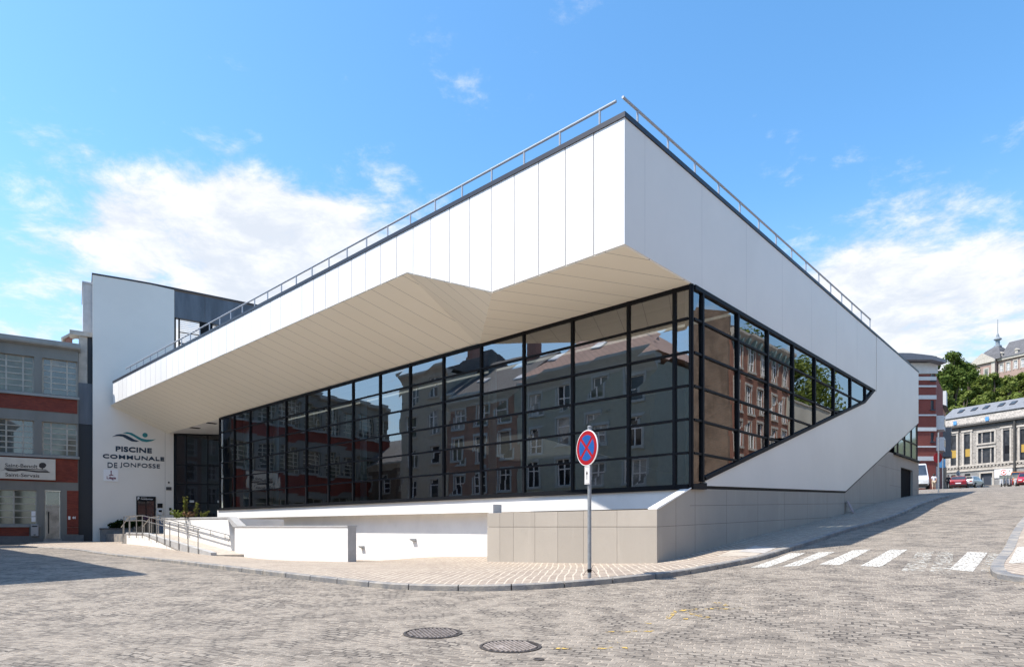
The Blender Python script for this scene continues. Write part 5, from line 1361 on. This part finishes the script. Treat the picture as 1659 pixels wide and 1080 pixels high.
# ------------------------------------------------------------------ stone building at the end of the street
qd = Vector((.387, -.922, 0)); A0 = at_depth(1533, 790, 104)
FS = Frame((A0.x - qd.x * 1.2, A0.y - qd.y * 1.2, 0), qd, (.922, .387, 0)); LS = 17.0
def fs(px, py):
    """point on the stone building's front seen at a pixel"""
    u, e = ray(px, py); n = Vector((.922, .387)); o2 = Vector((FS.o.x, FS.o.y)); d = o2.dot(n) / (u * n.x + n.y)
    w = Vector((u * d, d, 0)) - Vector((FS.o.x, FS.o.y, 0)); return w.dot(qd), e * d
DPANE = panemat('dull_dark_glass', (0.02, 0.02, 0.022), .35, .25)
SB = thing('stone_school', 'pale rubble stone school with zinc roof and tall windows closing the street', 'school', FS.p(5, 0, 5.3))
zc = fs(1590, 687)[1]; zg0 = 5.2; z1f = fs(1590, 761)[1]; zs = fs(1590, 752)[1]
wins = []
for a, b, y0, y1 in ((1540.5, 1549.5, 753.5, 705), (1562, 1572, 751.5, 702.5), (1625.5, 1636, 746.5, 696), (1652.5, 1664, 744.5, 694)): wins.append((fs(a, y0)[0], fs(b, y0)[0], fs((a + b) / 2, y0)[1], fs((a + b) / 2, y1)[1], 't'))
for y0, y1 in ((717, 699.5), (749.5, 725)):
    for a, b in ((1585, 1590), (1592, 1604), (1606, 1611)): wins.append((fs(a, y0)[0], fs(b, y0)[0], fs(1598, y0)[1], fs(1598, y1)[1], 's'))
dx0, dx1 = fs(1589, 785)[0], fs(1608, 785)[0]; dz = fs(1598, 766)[1]
m_ = MB(); wall_with_holes(m_, FS, 0, LS, z1f, zc, [q[:4] for q in wins], .35); m_.box(0, .35, .36, 9, z1f, zc, FS); m_.build('wall', STONE_RUB, SB)
gw_ = [(fs(1541, 772)[0], fs(1548, 772)[0], fs(1545, 781)[1], fs(1545, 769)[1], 'w'), (fs(1563, 772)[0], fs(1572, 772)[0], fs(1567, 775)[1], fs(1567, 767)[1], 'w')]
m_ = MB(); wall_with_holes(m_, FS.at(0, .0, 0), 0, LS, zg0, z1f - .005, [(dx0, dx1, zg0, dz)] + [q[:4] for q in gw_], .35); m_.box(0, .35, .36, 9, zg0, z1f - .01, FS); m_.build('ground_storey', STONE_GREY, SB)
LITP = simple('yellow_blind', (0.42, 0.27, 0.05), .7)
for q in wins:
    w_ = window(FS, q[0], q[1], q[2], q[3], SB, (), (.38, .6) if q[4] == 't' else (.45,), MATS['dark_window_frame'], DPANE, .15, .10)
    if q[4] == 't':
        b_ = MB(); b_.box(q[0] + .12, q[1] - .12, .11, .14, q[2] + (q[3] - q[2]) * .25, q[2] + (q[3] - q[2]) * .5, FS); b_.build('blind', LITP if q is not wins[2] else BLACK, w_)
for q in gw_: window(FS, q[0], q[1], q[2], q[3], SB, (), (), MATS['dark_window_frame'], DPANE, .15, .08)
m_ = MB()
for q in wins:
    if q[4] == 't':
        m_.box(q[0] - .28, q[0] - .004, -.08, -.003, q[2] - .2, q[3] + .3, FS); m_.box(q[1] + .004, q[1] + .28, -.08, -.003, q[2] - .2, q[3] + .3, FS); m_.box(q[0] - .4, q[1] + .4, -.14, -.003, q[3] + .31, q[3] + .55, FS)
a_, b_ = wins[4][0], wins[6][1]
for z0_, z1_ in ((wins[4][2], wins[4][3]), (wins[7][2], wins[7][3])):
    m_.box(a_ - .25, b_ + .25, -.1, -.003, z1_ + .005, z1_ + .25, FS); m_.box(a_ - .25, b_ + .25, -.14, -.003, z0_ - .25, z0_ - .005, FS); m_.box(a_ - .25, a_ - .005, -.08, -.003, z0_, z1_, FS); m_.box(b_ + .005, b_ + .25, -.08, -.003, z0_, z1_, FS)
m_.box(-.05, LS, -.16, -.003, zs - .15, zs + .1, FS); m_.box(-.05, LS, -.13, -.003, z1f - .02, z1f + .25, FS)
m_.box(dx0 - .22, dx0 - .004, -.08, -.003, zg0, dz + .2, FS); m_.box(dx1 + .004, dx1 + .22, -.08, -.003, zg0, dz + .2, FS); m_.box(dx0 - .004, dx1 + .004, -.08, -.003, dz + .004, dz + .2, FS)
x_ = fs(1640, 700)[0]
m_.build('stone_trim', STONE_TRIM, SB)
for i in range(32):
    x = .3 + i * .5
    if x < LS - .3 and not (x_ - .4 < x < x_ + .3):
        m_ = MB(); m_.prism_yz([(-.003, zs - .17), (-.003, zs - .6), (-.13, zs - .34), (-.13, zs - .17)], x, x + .26, FS); m_.build('corbel', STONE_TRIM, SB)
m_ = MB(); m_.box(-.1, LS, -.45, -.003, zc - .05, zc + .22, FS); m_.box(-.1, LS, -.12, -.003, zc - .7, zc - .055, FS); m_.build('cornice', simple('dark_cornice', (0.07, 0.065, 0.06), .7, var=.3), SB)
zp = fs(1590, 669)[1]
m_ = MB(); m_.prism_yz([(0.15, zc + .225), (.15, zc + .5), (.9, zp), (1.3, zp), (1.3, zc + .225)], 0, LS, FS); m_.build('parapet', STONE_RUB, SB)
m_ = MB(); m_.prism_yz([(.6, zp + .01), (3.6, zp + 2.0), (9, zp + 2.2), (9, zp + .01)], 0, LS, FS); ro = m_.build('roof', simple('zinc_roof', (0.19, 0.20, 0.22), .7, var=.25), SB)
sl2 = 1.99 / 3.0
for px in (1533, 1554, 1573, 1597, 1616, 1640, 1658):
    x = fs(px, 660)[0] + .9; y = 1.9; z = zp + .01 + (y - .6) * sl2
    m_ = MB(); m_.prism_yz([(y, z + .02), (y + .8, z + .8 * sl2 + .02), (y + .8, z + .8 * sl2 + .14), (y, z + .14)], x - .38, x + .38, FS); sk = m_.build('skylight', MATS['dark_window_frame'], ro)
    m_ = MB(); m_.quad(FS.p(x - .28, y + .1, z + .1 * sl2 + .15), FS.p(x + .28, y + .1, z + .1 * sl2 + .15), FS.p(x + .28, y + .7, z + .7 * sl2 + .15), FS.p(x - .28, y + .7, z + .7 * sl2 + .15)); m_.build('pane', PANE_SKY, sk)
for px, py in ((1546.5, 685), (1598.5, 678)):
    x, z = fs(px, py); m_ = MB(); m_.box(x - .25, x + .25, .05, .14, z - .3, z + .3, FS); m_.build('blue_hatch', simple('hatch_blue', (0.10, 0.30, 0.60), .4) if 'hatch_blue' not in MATS else MATS['hatch_blue'], SB)
for px in (1554.5, 1645):
    x = fs(px, 700)[0]; w_ = .05 if px < 1600 else .16
    m_ = MB(); m_.tube([FS.p(x, -.2, zg0), FS.p(x, -.2, zc)], w_, 8); m_.build('downpipe', MATS['dark_cornice'], SB)
m_ = MB(); m_.box(dx0, dx1, .2, .26, zg0, dz, FS); dd = m_.build('door', MATS['dark_window_frame'], SB)
m_ = MB(); m_.box(dx0 + .1, dx0 + .3, .17, .195, zg0, dz - .7, FS); m_.box(dx1 - .3, dx1 - .1, .17, .195, zg0, dz - .7, FS); m_.build('door_panel', simple('door_grey', (0.2, 0.22, 0.23), .5), dd)
xb_, zb5 = fs(1612, 774); xt_, zt5 = fs(1641, 758)
bn = thing('banner', 'white banner with a red ring and dark scribbles on the stone school wall', 'banner', FS.p((xb_ + xt_) / 2, -.1, zb5))
m_ = MB(); m_.box(xb_, xt_, -.12, -.09, zb5, zt5, FS); sh_ = m_.build('sheet', WHITEPL, bn)
cx_, cz2 = (xb_ + xt_) / 2 + .05, (zb5 + zt5) / 2 + .12
m_ = MB(); n_ = 32
for k in range(n_):
    if k in (0, 1, 16, 15): continue
    a0, a1 = 2 * math.pi * k / n_, 2 * math.pi * (k + 1) / n_
    m_.prism_xz([(cx_ + .42 * math.cos(a0), cz2 + .42 * math.sin(a0)), (cx_ + .42 * math.cos(a1), cz2 + .42 * math.sin(a1)), (cx_ + .30 * math.cos(a1), cz2 + .30 * math.sin(a1)), (cx_ + .30 * math.cos(a0), cz2 + .30 * math.sin(a0))], -.127, -.122, FS)
m_.disc((cx_, cz2), .16, -.127, -.122, FS, 16)
m_.build('red_ring', simple('banner_red', (0.55, 0.10, 0.09), .6), sh_)
m_ = MB(); r = random.Random(8)
for k in range(12):
    x = r.choice([r.uniform(xb_ + .1, cx_ - .5), r.uniform(cx_ + .5, xt_ - .3)]); z = r.uniform(zb5 + .35, zt5 - .15); m_.box(x, x + r.uniform(.06, .22), -.127, -.122, z, z + r.uniform(.03, .09), FS)
for k in range(14):
    x = xb_ + .1 + k * (xt_ - xb_ - .2) / 14; z = zb5 + .3 + .12 * math.sin(k * .9); m_.box(x, x + .14, -.127, -.122, z, z + .04, FS)
m_.build('scribbles', INK, sh_)

# ------------------------------------------------------------------ convent on the hill
dC = 255.0
qc = Vector((.387, -.922, 0)); C0 = at_depth(1574, 610, dC)
FCv = Frame((C0.x, C0.y, 0), qc, (.922, .387, 0))
def fc(px, py):
    u, e = ray(px, py); n = Vector((.922, .387)); d = Vector((FCv.o.x, FCv.o.y)).dot(n) / (u * n.x + n.y)
    w = Vector((u * d, d, 0)) - FCv.o; return w.dot(qc), e * d
CV = thing('hilltop_convent', 'red brick convent with slate roof and cupola above the hillside trees', 'convent', FCv.p(8, 0, C0.z - 6))
zB = C0.z - 10; ze = fc(1617, 583)[1]; xw = fc(1617, 583)[0]; LC = 42
x0_, xp1 = fc(1577, 600)[0], fc(1613, 590)[0]
cw_ = [(fc(px, 590)[0] - .55, fc(px, 590)[0] + .55, fc(px, yb)[1], fc(px, yt)[1]) for px, yb, yt in ((1622.5, 602, 590), (1633.5, 600, 587), (1645.5, 597, 584), (1657, 594.5, 581))] 
st_ = cw_[3][0] - cw_[2][0]
for k in range(1, 6): cw_.append((cw_[3][0] + st_ * k, cw_[3][1] + st_ * k, cw_[3][2], cw_[3][3]))
m_ = MB(); wall_with_holes(m_, FCv, xw, LC, zB, ze, cw_, .4); m_.box(xw, LC, 10, 10.4, zB, ze, FCv); m_.build('wing_wall', BRICK_CONV, CV)
for q in cw_: window(FCv, q[0], q[1], q[2], q[3], CV, (.5,), (.5,), WHITEPL, PANE, .15, .22)
m_ = MB()
for q in cw_: m_.box(q[0] - .35, q[0] - .01, -.15, -.01, q[2] - .3, q[3] + .4, FCv); m_.box(q[1] + .01, q[1] + .35, -.15, -.01, q[2] - .3, q[3] + .4, FCv); m_.box(q[0], q[1], -.15, -.01, q[3] + .02, q[3] + .4, FCv)
m_.box(xw, LC, -.6, -.01, ze - .5, ze + .3, FCv); m_.build('stone_trim', STONE_TRIM, CV)
zr = fc(1630, 556)[1]
m_ = MB(); m_.prism_yz([(-.8, ze + .31), (5.2, zr + 1.5), (11, ze + .31)], xw + 1, LC, FCv); ro = m_.build('roof', SLATE, CV)
for px in (1622, 1647):
    x = fc(px, 575)[0]; m_ = MB(); m_.box(x - .5, x + .5, -.1, 2.5, ze + .7, ze + 2.2, FCv); m_.prism_xz([(x - .75, ze + 2.21), (x, ze + 3.0), (x + .75, ze + 2.21)], -.3, 2.5, FCv); m_.build('dormer', STONE_TRIM, ro)
m_ = MB(); m_.box(x0_, xp1 + .6, -1.5, 9, zB, ze + .2, FCv); pv = m_.build('pavilion', BRICK_CONV, CV)
m_ = MB()
for px in (1588, 1602):
    x = fc(px, 600)[0]; m_.box(x - 1.0, x + 1.0, -1.62, -1.51, ze - 7, ze - 2.4, FCv)
m_.box(xp1 - .6, xp1 + .7, -1.7, -1.51, zB, ze - .1, FCv); m_.box(x0_ - .3, xp1 + .9, -2.1, -1.51, ze - .6, ze + .25, FCv)
m_.prism_xz([(x0_ - .4, ze + .26), (xp1 + .8, ze + .26), ((x0_ + xp1) / 2 + .2, ze + 3.6)], -2.0, -1.2, FCv); m_.build('pediment', STONE_TRIM, pv)
m_ = MB()
for px in (1588, 1602):
    x = fc(px, 600)[0]; m_.box(x - .6, x + .6, -1.68, -1.625, ze - 6.5, ze - 2.8, FCv)
m_.build('pane', PANE_LIT, pv)
xm = fc(1606, 560)[0]; zt6 = fc(1607, 559)[1]
m_ = MB(); P_ = []
for f, zq in ((1.0, 0), (.86, .35), (.55, .72), (.16, 1.0)):
    hx_ = (xp1 - x0_) * .62 * f; P_.append([FCv.p(xm - hx_, 4 - 5.4 * f, ze + .3 + (zt6 - ze - .3) * zq), FCv.p(xm + hx_ * .8, 4 - 5.4 * f, ze + .3 + (zt6 - ze - .3) * zq), FCv.p(xm + hx_ * .8, 4 + 5 * f, ze + .3 + (zt6 - ze - .3) * zq), FCv.p(xm - hx_, 4 + 5 * f, ze + .3 + (zt6 - ze - .3) * zq)])
m_.loft(P_); m_.build('dome_roof', SLATE, pv)
Lc = FCv.at(xm, 4, zt6)
hc = fc(1607, 537)[1] - zt6
m_ = MB(); m_.lathe([(1.3, -.3), (1.3, .05 * hc), (.7, .1 * hc), (.7, .42 * hc), (1.35, .5 * hc), (1.25, .58 * hc), (.6, .68 * hc), (.45, .85 * hc), (.15, hc), (.13, 1.1 * hc), (.10, 2.0 * hc), (.001, 2.02 * hc)], 10, Lc); m_.build('cupola', simple('cupola_lead', (0.22, 0.25, 0.28), .6), pv)

# ------------------------------------------------------------------ traffic signs up the street
def pole_sign(name, label, px, yb, d, ytop, y0, y1, mat, cat='traffic sign', square=False):
    p = at_depth(px, yb, d); p.z = zg(p.x, p.y) + .1
    t = thing(name, label, cat, p)
    m = MB(); zt = (854 - ytop) / FOC * d; m.tube([(p.x, p.y, p.z - .2), (p.x, p.y, zt)], .045, 10); m.build('post', GALV, t)
    F_ = Frame((p.x, p.y + .06, 0), (1, 0, 0), (0, 1, 0)); za, zb_ = (854 - y1) / FOC * d, (854 - y0) / FOC * d; r = abs(zb_ - za) / 2
    m = MB()
    if square: m.box(-r * .7, r * .7, 0, .02, za, zb_, F_)
    else: m.disc((0, (za + zb_) / 2), r, 0, .02, F_, 28, .85)
    m.build('sign_panel', mat, t)
    return t
ns = pole_sign('round_red_sign', 'round red sign behind its post at the far corner of the pavement', 1520.5, 796, 42, 700, 733, 749.5, simple('faded_sign_red', (0.30, 0.012, 0.02), .45))
pole_sign('blue_sign', 'square blue sign on a thin post near the shop fronts', 1527.5, 793, 60, 742, 743, 757, simple('sign_sky_blue', (0.10, 0.32, 0.60), .45), square=True)
pole_sign('grey_sign', 'grey backed round sign on a post behind the dark red car', 1553, 791, 79, 762, 762, 770, GALV)
# ------------------------------------------------------------------ cars
RUB = simple('tyre_rubber', (0.012, 0.012, 0.012), .85); RIM = simple('wheel_rim', (0.35, 0.35, 0.36), .35, metal=.7)
CARGL = panemat('car_glass', (0.012, 0.015, 0.018), .03, .9); LAMP_R = simple('tail_lamp_red', (0.35, 0.01, 0.01), .25); LAMP_W = simple('head_lamp', (0.6, 0.6, 0.6), .15)
def carpaint(name, col):
    m, g = new_mat(name); p = g.n('ShaderNodeBsdfPrincipled', {'Base Color': (*col, 1), 'Roughness': .3, 'Coat Weight': .7, 'Coat Roughness': .05, 'Metallic': .15}); g.n('ShaderNodeOutputMaterial', {'Surface': p.outputs[0]}); return m
def car(label, cat, loc, heading, paint, L=4.1, Wd=1.74, H=1.5, kind='hatch', group='parked cars at the top of the street', name='parked_car'):
    t = thing(name, label, cat, loc, heading - math.pi / 2, group)      # local +y is the front
    w = Wd / 2
    if kind == 'van': prof = [(-L/2, .35, .95, H-.1, .97), (-L/2+.1, .28, .95, H, .93), (L*.18, .28, 1.0, H, .93), (L*.30, .28, 1.05, H-.05, .9), (L*.42, .28, 1.05, 1.12, .92), (L/2-.05, .3, .9, .95, .92), (L/2, .4, .8, .85, .85)]
    else: prof = [(-L/2, .42, .78, .82, .86), (-L/2+.1, .28, .9, 1.0, .92), (-L/2+.42, .26, .95, H-.12, .92), (-L*.16, .25, .95, H, .94), (L*.08, .25, .95, H-.03, .94), (L*.27, .26, .95, 1.0, .93), (L/2-.3, .28, .78, .84, .92), (L/2, .40, .66, .70, .82)]
    rings = []
    for y, zl, zs_, zr_, f in prof:
        rw_ = w * f * (.80 if zr_ > zs_ + .2 else .97)
        rings.append([(-w * f * .93, y, zl), (-w * f, y, zl + .16), (-w * f, y, zs_ - .12), (-w * f * .97, y, zs_), (-rw_, y, zr_ - .05), (-rw_ * .9, y, zr_), (rw_ * .9, y, zr_), (rw_, y, zr_ - .05), (w * f * .97, y, zs_), (w * f, y, zs_ - .12), (w * f, y, zl + .16), (w * f * .93, y, zl)])
    m = MB(); m.loft(rings); b = m.build('body', paint, t, smooth=False, world=False)
    # glass: side windows and both screens, set a little proud
    g = MB()
    n = len(prof)
    idx = [i for i in range(n - 1) if prof[i][3] > prof[i][2] + .2 and prof[i + 1][3] > prof[i + 1][2] + .2]
    for i in idx:
        for sgn_, a, c in ((-1, 3, 4), (1, 8, 7)):
            q = [Vector(rings[i][a]).lerp(Vector(rings[i][c]), .12), Vector(rings[i + 1][a]).lerp(Vector(rings[i + 1][c]), .12), Vector(rings[i + 1][a]).lerp(Vector(rings[i + 1][c]), .86), Vector(rings[i][a]).lerp(Vector(rings[i][c]), .86)]
            q = [v + Vector((sgn_ * .012, 0, .004)) for v in q]; g.quad(*q)
    for i in range(n - 1):
        lo_, hi_ = (prof[i], prof[i + 1])
        if abs(lo_[3] - hi_[3]) > .22:
            A_, B_ = rings[i], rings[i + 1]
            L0, L1 = Vector(A_[5]).lerp(Vector(B_[5]), .1), Vector(A_[5]).lerp(Vector(B_[5]), .9)
            R0, R1 = Vector(A_[6]).lerp(Vector(B_[6]), .1), Vector(A_[6]).lerp(Vector(B_[6]), .9)
            nr = (L1 - L0).cross(R0 - L0).normalized(); nr = nr if nr.z > 0 else -nr
            g.quad(L0 + nr * .012, R0 + nr * .012, R1 + nr * .012, L1 + nr * .012)
    g.build('window', CARGL, t, world=False, fix=False)
    for y in (-L * .31, L * .31):
        for sx in (-1, 1):
            F_ = Frame((sx * (w - .1), y, .31), (0, 1, 0), (0, 0, 1), (1, 0, 0))
            m = MB(); m.lathe([(.12, -.11), (.30, -.11), (.315, -.07), (.315, .07), (.30, .11), (.12, .11)], 20, F_); wh = m.build('wheel', RUB, t, world=False)
            m = MB(); m.lathe([(.19, -.115), (.19, .115), (.05, .12)], 14, F_); m.build('rim', RIM, wh, world=False)
    for sx in (-1, 1):
        m = MB(); m.box(sx * w * .62 - .13, sx * w * .62 + .13, -L / 2 - .012, -L / 2 + .06, .72, .86); m.build('tail_light', LAMP_R, t, world=False)
        m = MB(); m.box(sx * w * .62 - .16, sx * w * .62 + .16, L / 2 - .1, L / 2 + .012, .58, .72); m.build('headlight', LAMP_W, t, world=False)
    m = MB(); m.box(-.26, .26, -L / 2 - .02, -L / 2 - .003, .55, .66); m.box(-.26, .26, L / 2 + .003, L / 2 + .02, .45, .56); m.build('plate', WHITEPL, t, world=False)
    m = MB(); m.box(-w * .85, w * .85, -L / 2 - .03, -L / 2 + .2, .3, .46); m.box(-w * .8, w * .8, L / 2 - .2, L / 2 + .03, .3, .44); m.build('bumper', RUB, t, world=False)
    return t
def car_at(px, yb, d, *a, **k):
    p = at_depth(px, yb, d); p.z = zg(p.x, p.y); return (p.x, p.y, p.z + .0)
hdg = math.atan2(14, 10.8)
car('dark red hatchback seen from behind, parked by the stone school', 'car', car_at(1554, 792, 74), hdg, carpaint('car_red', (0.20, 0.008, 0.02)), H=1.52)
car('silver grey hatchback parked just right of the dark red one', 'car', car_at(1573.5, 790.5, 77), hdg - .25, carpaint('car_silver', (0.42, 0.42, 0.43)), H=1.45)
car('white van facing down the street beside the brick block', 'van', car_at(1485, 793, 62), math.atan2(-40, -24), carpaint('van_white', (0.68, 0.68, 0.68)), L=5.2, Wd=2.0, H=2.45, kind='van', name='delivery_van')
car('orange car with its nose to the street at the right edge', 'car', car_at(1650, 788, 74), math.atan2(-.9, -.75), carpaint('car_orange', (0.62, 0.20, 0.02)), H=1.75, L=4.2)
car('bright red car in front of the orange one at the right edge', 'car', car_at(1664, 788, 68), math.atan2(-.9, -.75), carpaint('car_bright_red', (0.50, 0.012, 0.02)), H=1.5)
# scooters parked in a row
def scooter(label, loc, heading, paint):
    t = thing('motor_scooter', label, 'scooter', loc, heading - math.pi / 2, 'scooters parked in front of the banner')
    m = MB(); m.prism_yz([(-.7, .55), (-.75, .78), (-.1, .80), (.05, .42), (.35, .38), (.5, .95), (.58, .95), (.55, .3), (.1, .26), (-.2, .3)], -.16, .16); m.build('body', paint, t, world=False)
    m = MB(); m.prism_yz([(-.72, .785), (-.68, .86), (-.1, .86), (-.08, .81)], -.14, .14); m.build('seat', RUB, t, world=False)
    for y in (-.55, .68):
        m = MB(); m.lathe([(.08, -.06), (.22, -.06), (.24, 0), (.22, .06), (.08, .06)], 16, Frame((0, y, .24), (0, 1, 0), (0, 0, 1), (1, 0, 0))); m.build('wheel', RUB, t, world=False)
    m = MB(); m.tube([(-.33, .42, 1.06), (0, .52, 1.0), (.33, .42, 1.06)], .02, 6); m.tube([(0, .68, .3), (0, .52, 1.0)], .03, 6); m.build('handlebar', STEEL, t, world=False)
    m = MB(); m.prism_yz([(.56, .98), (.45, 1.38), (.47, 1.38), (.59, .98)], -.2, .2); m.build('windscreen', PANE_LIT, t, world=False)
    m = MB(); m.box(-.08, .08, .585, .61, .82, .93); m.build('headlight', LAMP_W, t, world=False)
    return t
for i, (px, col, lb) in enumerate(((1622.5, (.66, .66, .65), 'white scooter at the left end of the row'), (1628, (.25, .24, .23), 'grey scooter second in the row from the left'), (1633, (.62, .61, .60), 'white scooter in the middle of the row under the banner'),
                                   (1638, (.45, .06, .07), 'red scooter beside the orange car'), (1646, (.60, .60, .62), 'pale scooter in front of the orange car'))):
    scooter(lb, car_at(px, 788, 71 if i != 4 else 69), math.atan2(-.9, -.7), carpaint('scooter_paint', col))

# ------------------------------------------------------------------ people
SKIN = simple('skin', (0.45, 0.27, 0.19), .6); HAIR = simple('dark_hair', (0.02, 0.015, 0.012), .7)
def skin_mesh(name, verts, edges, radii, mat, parent, root=0, sub=2):
    me = bpy.data.meshes.new(name); me.from_pydata(verts, edges, []); me.materials.append(mat)
    o = bpy.data.objects.new(name, me); COL.objects.link(o); o.parent = parent
    md = o.modifiers.new('skin', 'SKIN'); md.use_smooth_shade = True
    if not me.skin_vertices:
        me.attributes.new  # layer is made by the modifier below
    return o
def person(label, loc, rz, shirt, trousers, shoes, hem=.52, sleeve=True, stride=.12):
    t = thing('person', label, 'person', loc, rz)
    J = {'pel': ((0, 0, .95), .135), 'waist': ((0, 0, 1.08), .115), 'chest': ((0, .01, 1.28), .14), 'neckb': ((0, 0, 1.43), .075), 'neck': ((0, .0, 1.49), .052), 'chin': ((0, .03, 1.545), .07), 'head': ((0, .015, 1.63), .094), 'crown': ((0, .0, 1.70), .07)}
    for s, nm in ((-1, 'l'), (1, 'r')):
        y = stride * s
        J.update({'hip' + nm: ((.095 * s, 0, .90), .105), 'knee' + nm: ((.10 * s, y * .5 + .02, .50), .062), 'ank' + nm: ((.10 * s, y, .09), .04), 'toe' + nm: ((.105 * s, y + .16, .035), .033),
                  'sh' + nm: ((.17 * s, 0, 1.39), .065), 'elb' + nm: ((.235 * s, -.03 - y * .4, 1.11), .043), 'wr' + nm: ((.25 * s, .05 - y * .6, .87), .028), 'palm' + nm: ((.252 * s, .065 - y * .6, .80), .03)})
        for k in range(4): J['f%d%s' % (k, nm)] = ((.252 * s + (k - 1.5) * .004, .05 + k * .018 - y * .6, .715 + abs(k - 1.4) * .009), .009)
        J['th' + nm] = ((.235 * s, .105 - y * .6, .775), .011)
    names = list(J); ix = {n: i for i, n in enumerate(names)}
    E = [('pel', 'waist'), ('waist', 'chest'), ('chest', 'neckb'), ('neckb', 'neck'), ('neck', 'chin'), ('chin', 'head'), ('head', 'crown')]
    for nm in 'lr':
        E += [('pel', 'hip' + nm), ('hip' + nm, 'knee' + nm), ('knee' + nm, 'ank' + nm), ('ank' + nm, 'toe' + nm), ('neckb', 'sh' + nm), ('sh' + nm, 'elb' + nm), ('elb' + nm, 'wr' + nm), ('wr' + nm, 'palm' + nm), ('palm' + nm, 'th' + nm)] + [('palm' + nm, 'f%d%s' % (k, nm)) for k in range(4)]
    def grow(name, keep, mat, inc, sub=1):
        me = bpy.data.meshes.new(name); ks = [n for n in names if n in keep]; li = {n: i for i, n in enumerate(ks)}
        me.from_pydata([keep[n][0] if keep[n] else J[n][0] for n in ks], [(li[a], li[b]) for a, b in E if a in li and b in li], [])
        o = bpy.data.objects.new(name, me); COL.objects.link(o)
        md = o.modifiers.new('skin', 'SKIN'); md.use_smooth_shade = True
        bpy.context.view_layer.objects.active = o
        bpy.context.view_layer.update()
        lay = me.skin_vertices[0] if len(me.skin_vertices) else None
        if lay is None:
            bm_ = bmesh.new(); bm_.from_mesh(me); bm_.verts.layers.skin.verify(); bm_.to_mesh(me); bm_.free(); lay = me.skin_vertices[0]
        for i, n in enumerate(ks):
            r = (keep[n][1] if keep[n] else J[n][1]) + inc; lay.data[i].radius = (r, r); lay.data[i].use_root = (i == 0)
        sd = o.modifiers.new('sub', 'SUBSURF'); sd.levels = sub; sd.render_levels = sub
        dg = bpy.context.evaluated_depsgraph_get(); dg.update()
        m2 = bpy.data.meshes.new_from_object(o.evaluated_get(dg)); bpy.data.objects.remove(o); bpy.data.meshes.remove(me)
        m2.materials.clear(); m2.materials.append(mat)
        for pl in m2.polygons: pl.use_smooth = True
        o2 = bpy.data.objects.new(name, m2); COL.objects.link(o2); o2.parent = t; WM[o2.name] = WM[t.name].copy()
        return o2
    body = grow('body', {n: None for n in names}, SKIN, 0.0, 2)
    fc_ = MB(); 
    for s in (-1, 1): fc_.box(s * .034 - .012, s * .034 + .012, .098, .108, 1.625, 1.64)
    fc_.build('eyes', HAIR, t, world=False)
    f2 = MB(); f2.prism_yz([(.10, 1.63), (.128, 1.59), (.10, 1.585)], -.012, .012); f2.box(-.025, .025, .090, .102, 1.548, 1.556)
    for s in (-1, 1): f2.box(s * .098 - .008, s * .098 + .008, -.01, .03, 1.59, 1.65)
    f2.build('face', SKIN, t, world=False)
    top = {n: None for n in ('pel', 'waist', 'chest', 'neckb')}
    for nm in 'lr':
        s = -1 if nm == 'l' else 1
        top['sh' + nm] = None; e = Vector(J['sh' + nm][0]).lerp(Vector(J['elb' + nm][0]), .55 if sleeve else 1.0); top['elb' + nm] = (tuple(e), .048)
        if not sleeve: top['wr' + nm] = None
    grow('shirt', top, shirt, .017, 1)
    leg = {'pel': ((0, 0, .94), .138)}
    for nm in 'lr':
        leg['hip' + nm] = None; leg['knee' + nm] = None
        a = Vector(J['knee' + nm][0]).lerp(Vector(J['ank' + nm][0]), hem); leg['ank' + nm] = (tuple(a), .052)
    grow('trousers', leg, trousers, .014, 1)
    for nm in 'lr':
        sx, sy = J['ank' + nm][0][0], J['ank' + nm][0][1]; m = MB(); m.loft([[(sx - .04, sy - .07, .0), (sx + .04, sy - .07, .0), (sx + .035, sy - .06, .1), (sx - .035, sy - .06, .1)], [(sx - .05, sy + .08, .0), (sx + .05, sy + .08, .0), (sx + .04, sy + .06, .085), (sx - .04, sy + .06, .085)], [(sx - .035, sy + .2, .0), (sx + .035, sy + .2, .0), (sx + .03, sy + .19, .045), (sx - .03, sy + .19, .045)]]); m.build('shoe', shoes, t, world=False)
    hr_ = MB(); F_ = Frame((0, -.012, 1.645), (1, 0, 0), (0, 1, 0)); hr_.lathe([(.085, -.10), (.104, -.05), (.110, .0), (.100, .06), (.065, .105), (.001, .118)], 16, F_); hr_.v = [(x, y - .02 - (.02 if z < 1.6 else 0), z) for x, y, z in hr_.v]; hr_.build('hair', HAIR, t, smooth=True, world=False)
    return t
pa = at_depth(1513, 794, 67.5); pa.z = zg(pa.x, pa.y)
person('person in a white top and beige cropped trousers walking up the street', pa, rad(-38), simple('white_shirt', (0.62, 0.62, 0.68), .85), simple('beige_cloth', (0.48, 0.38, 0.28), .85), WHITEPL, hem=.55)
pb2 = at_depth(1536.5, 792, 77); pb2.z = zg(pb2.x, pb2.y)
person('person in dark clothes standing by the shop fronts', pb2, rad(150), simple('dark_shirt', (0.02, 0.02, 0.025), .85), simple('dark_trousers', (0.018, 0.018, 0.022), .85), RUB, hem=.95, sleeve=False, stride=.04)

# ------------------------------------------------------------------ lift everything so that the near road is at z = 0
for o in list(SC.objects):
    if o.parent is None: o.location.z += EYE
bpy.context.view_layer.update()
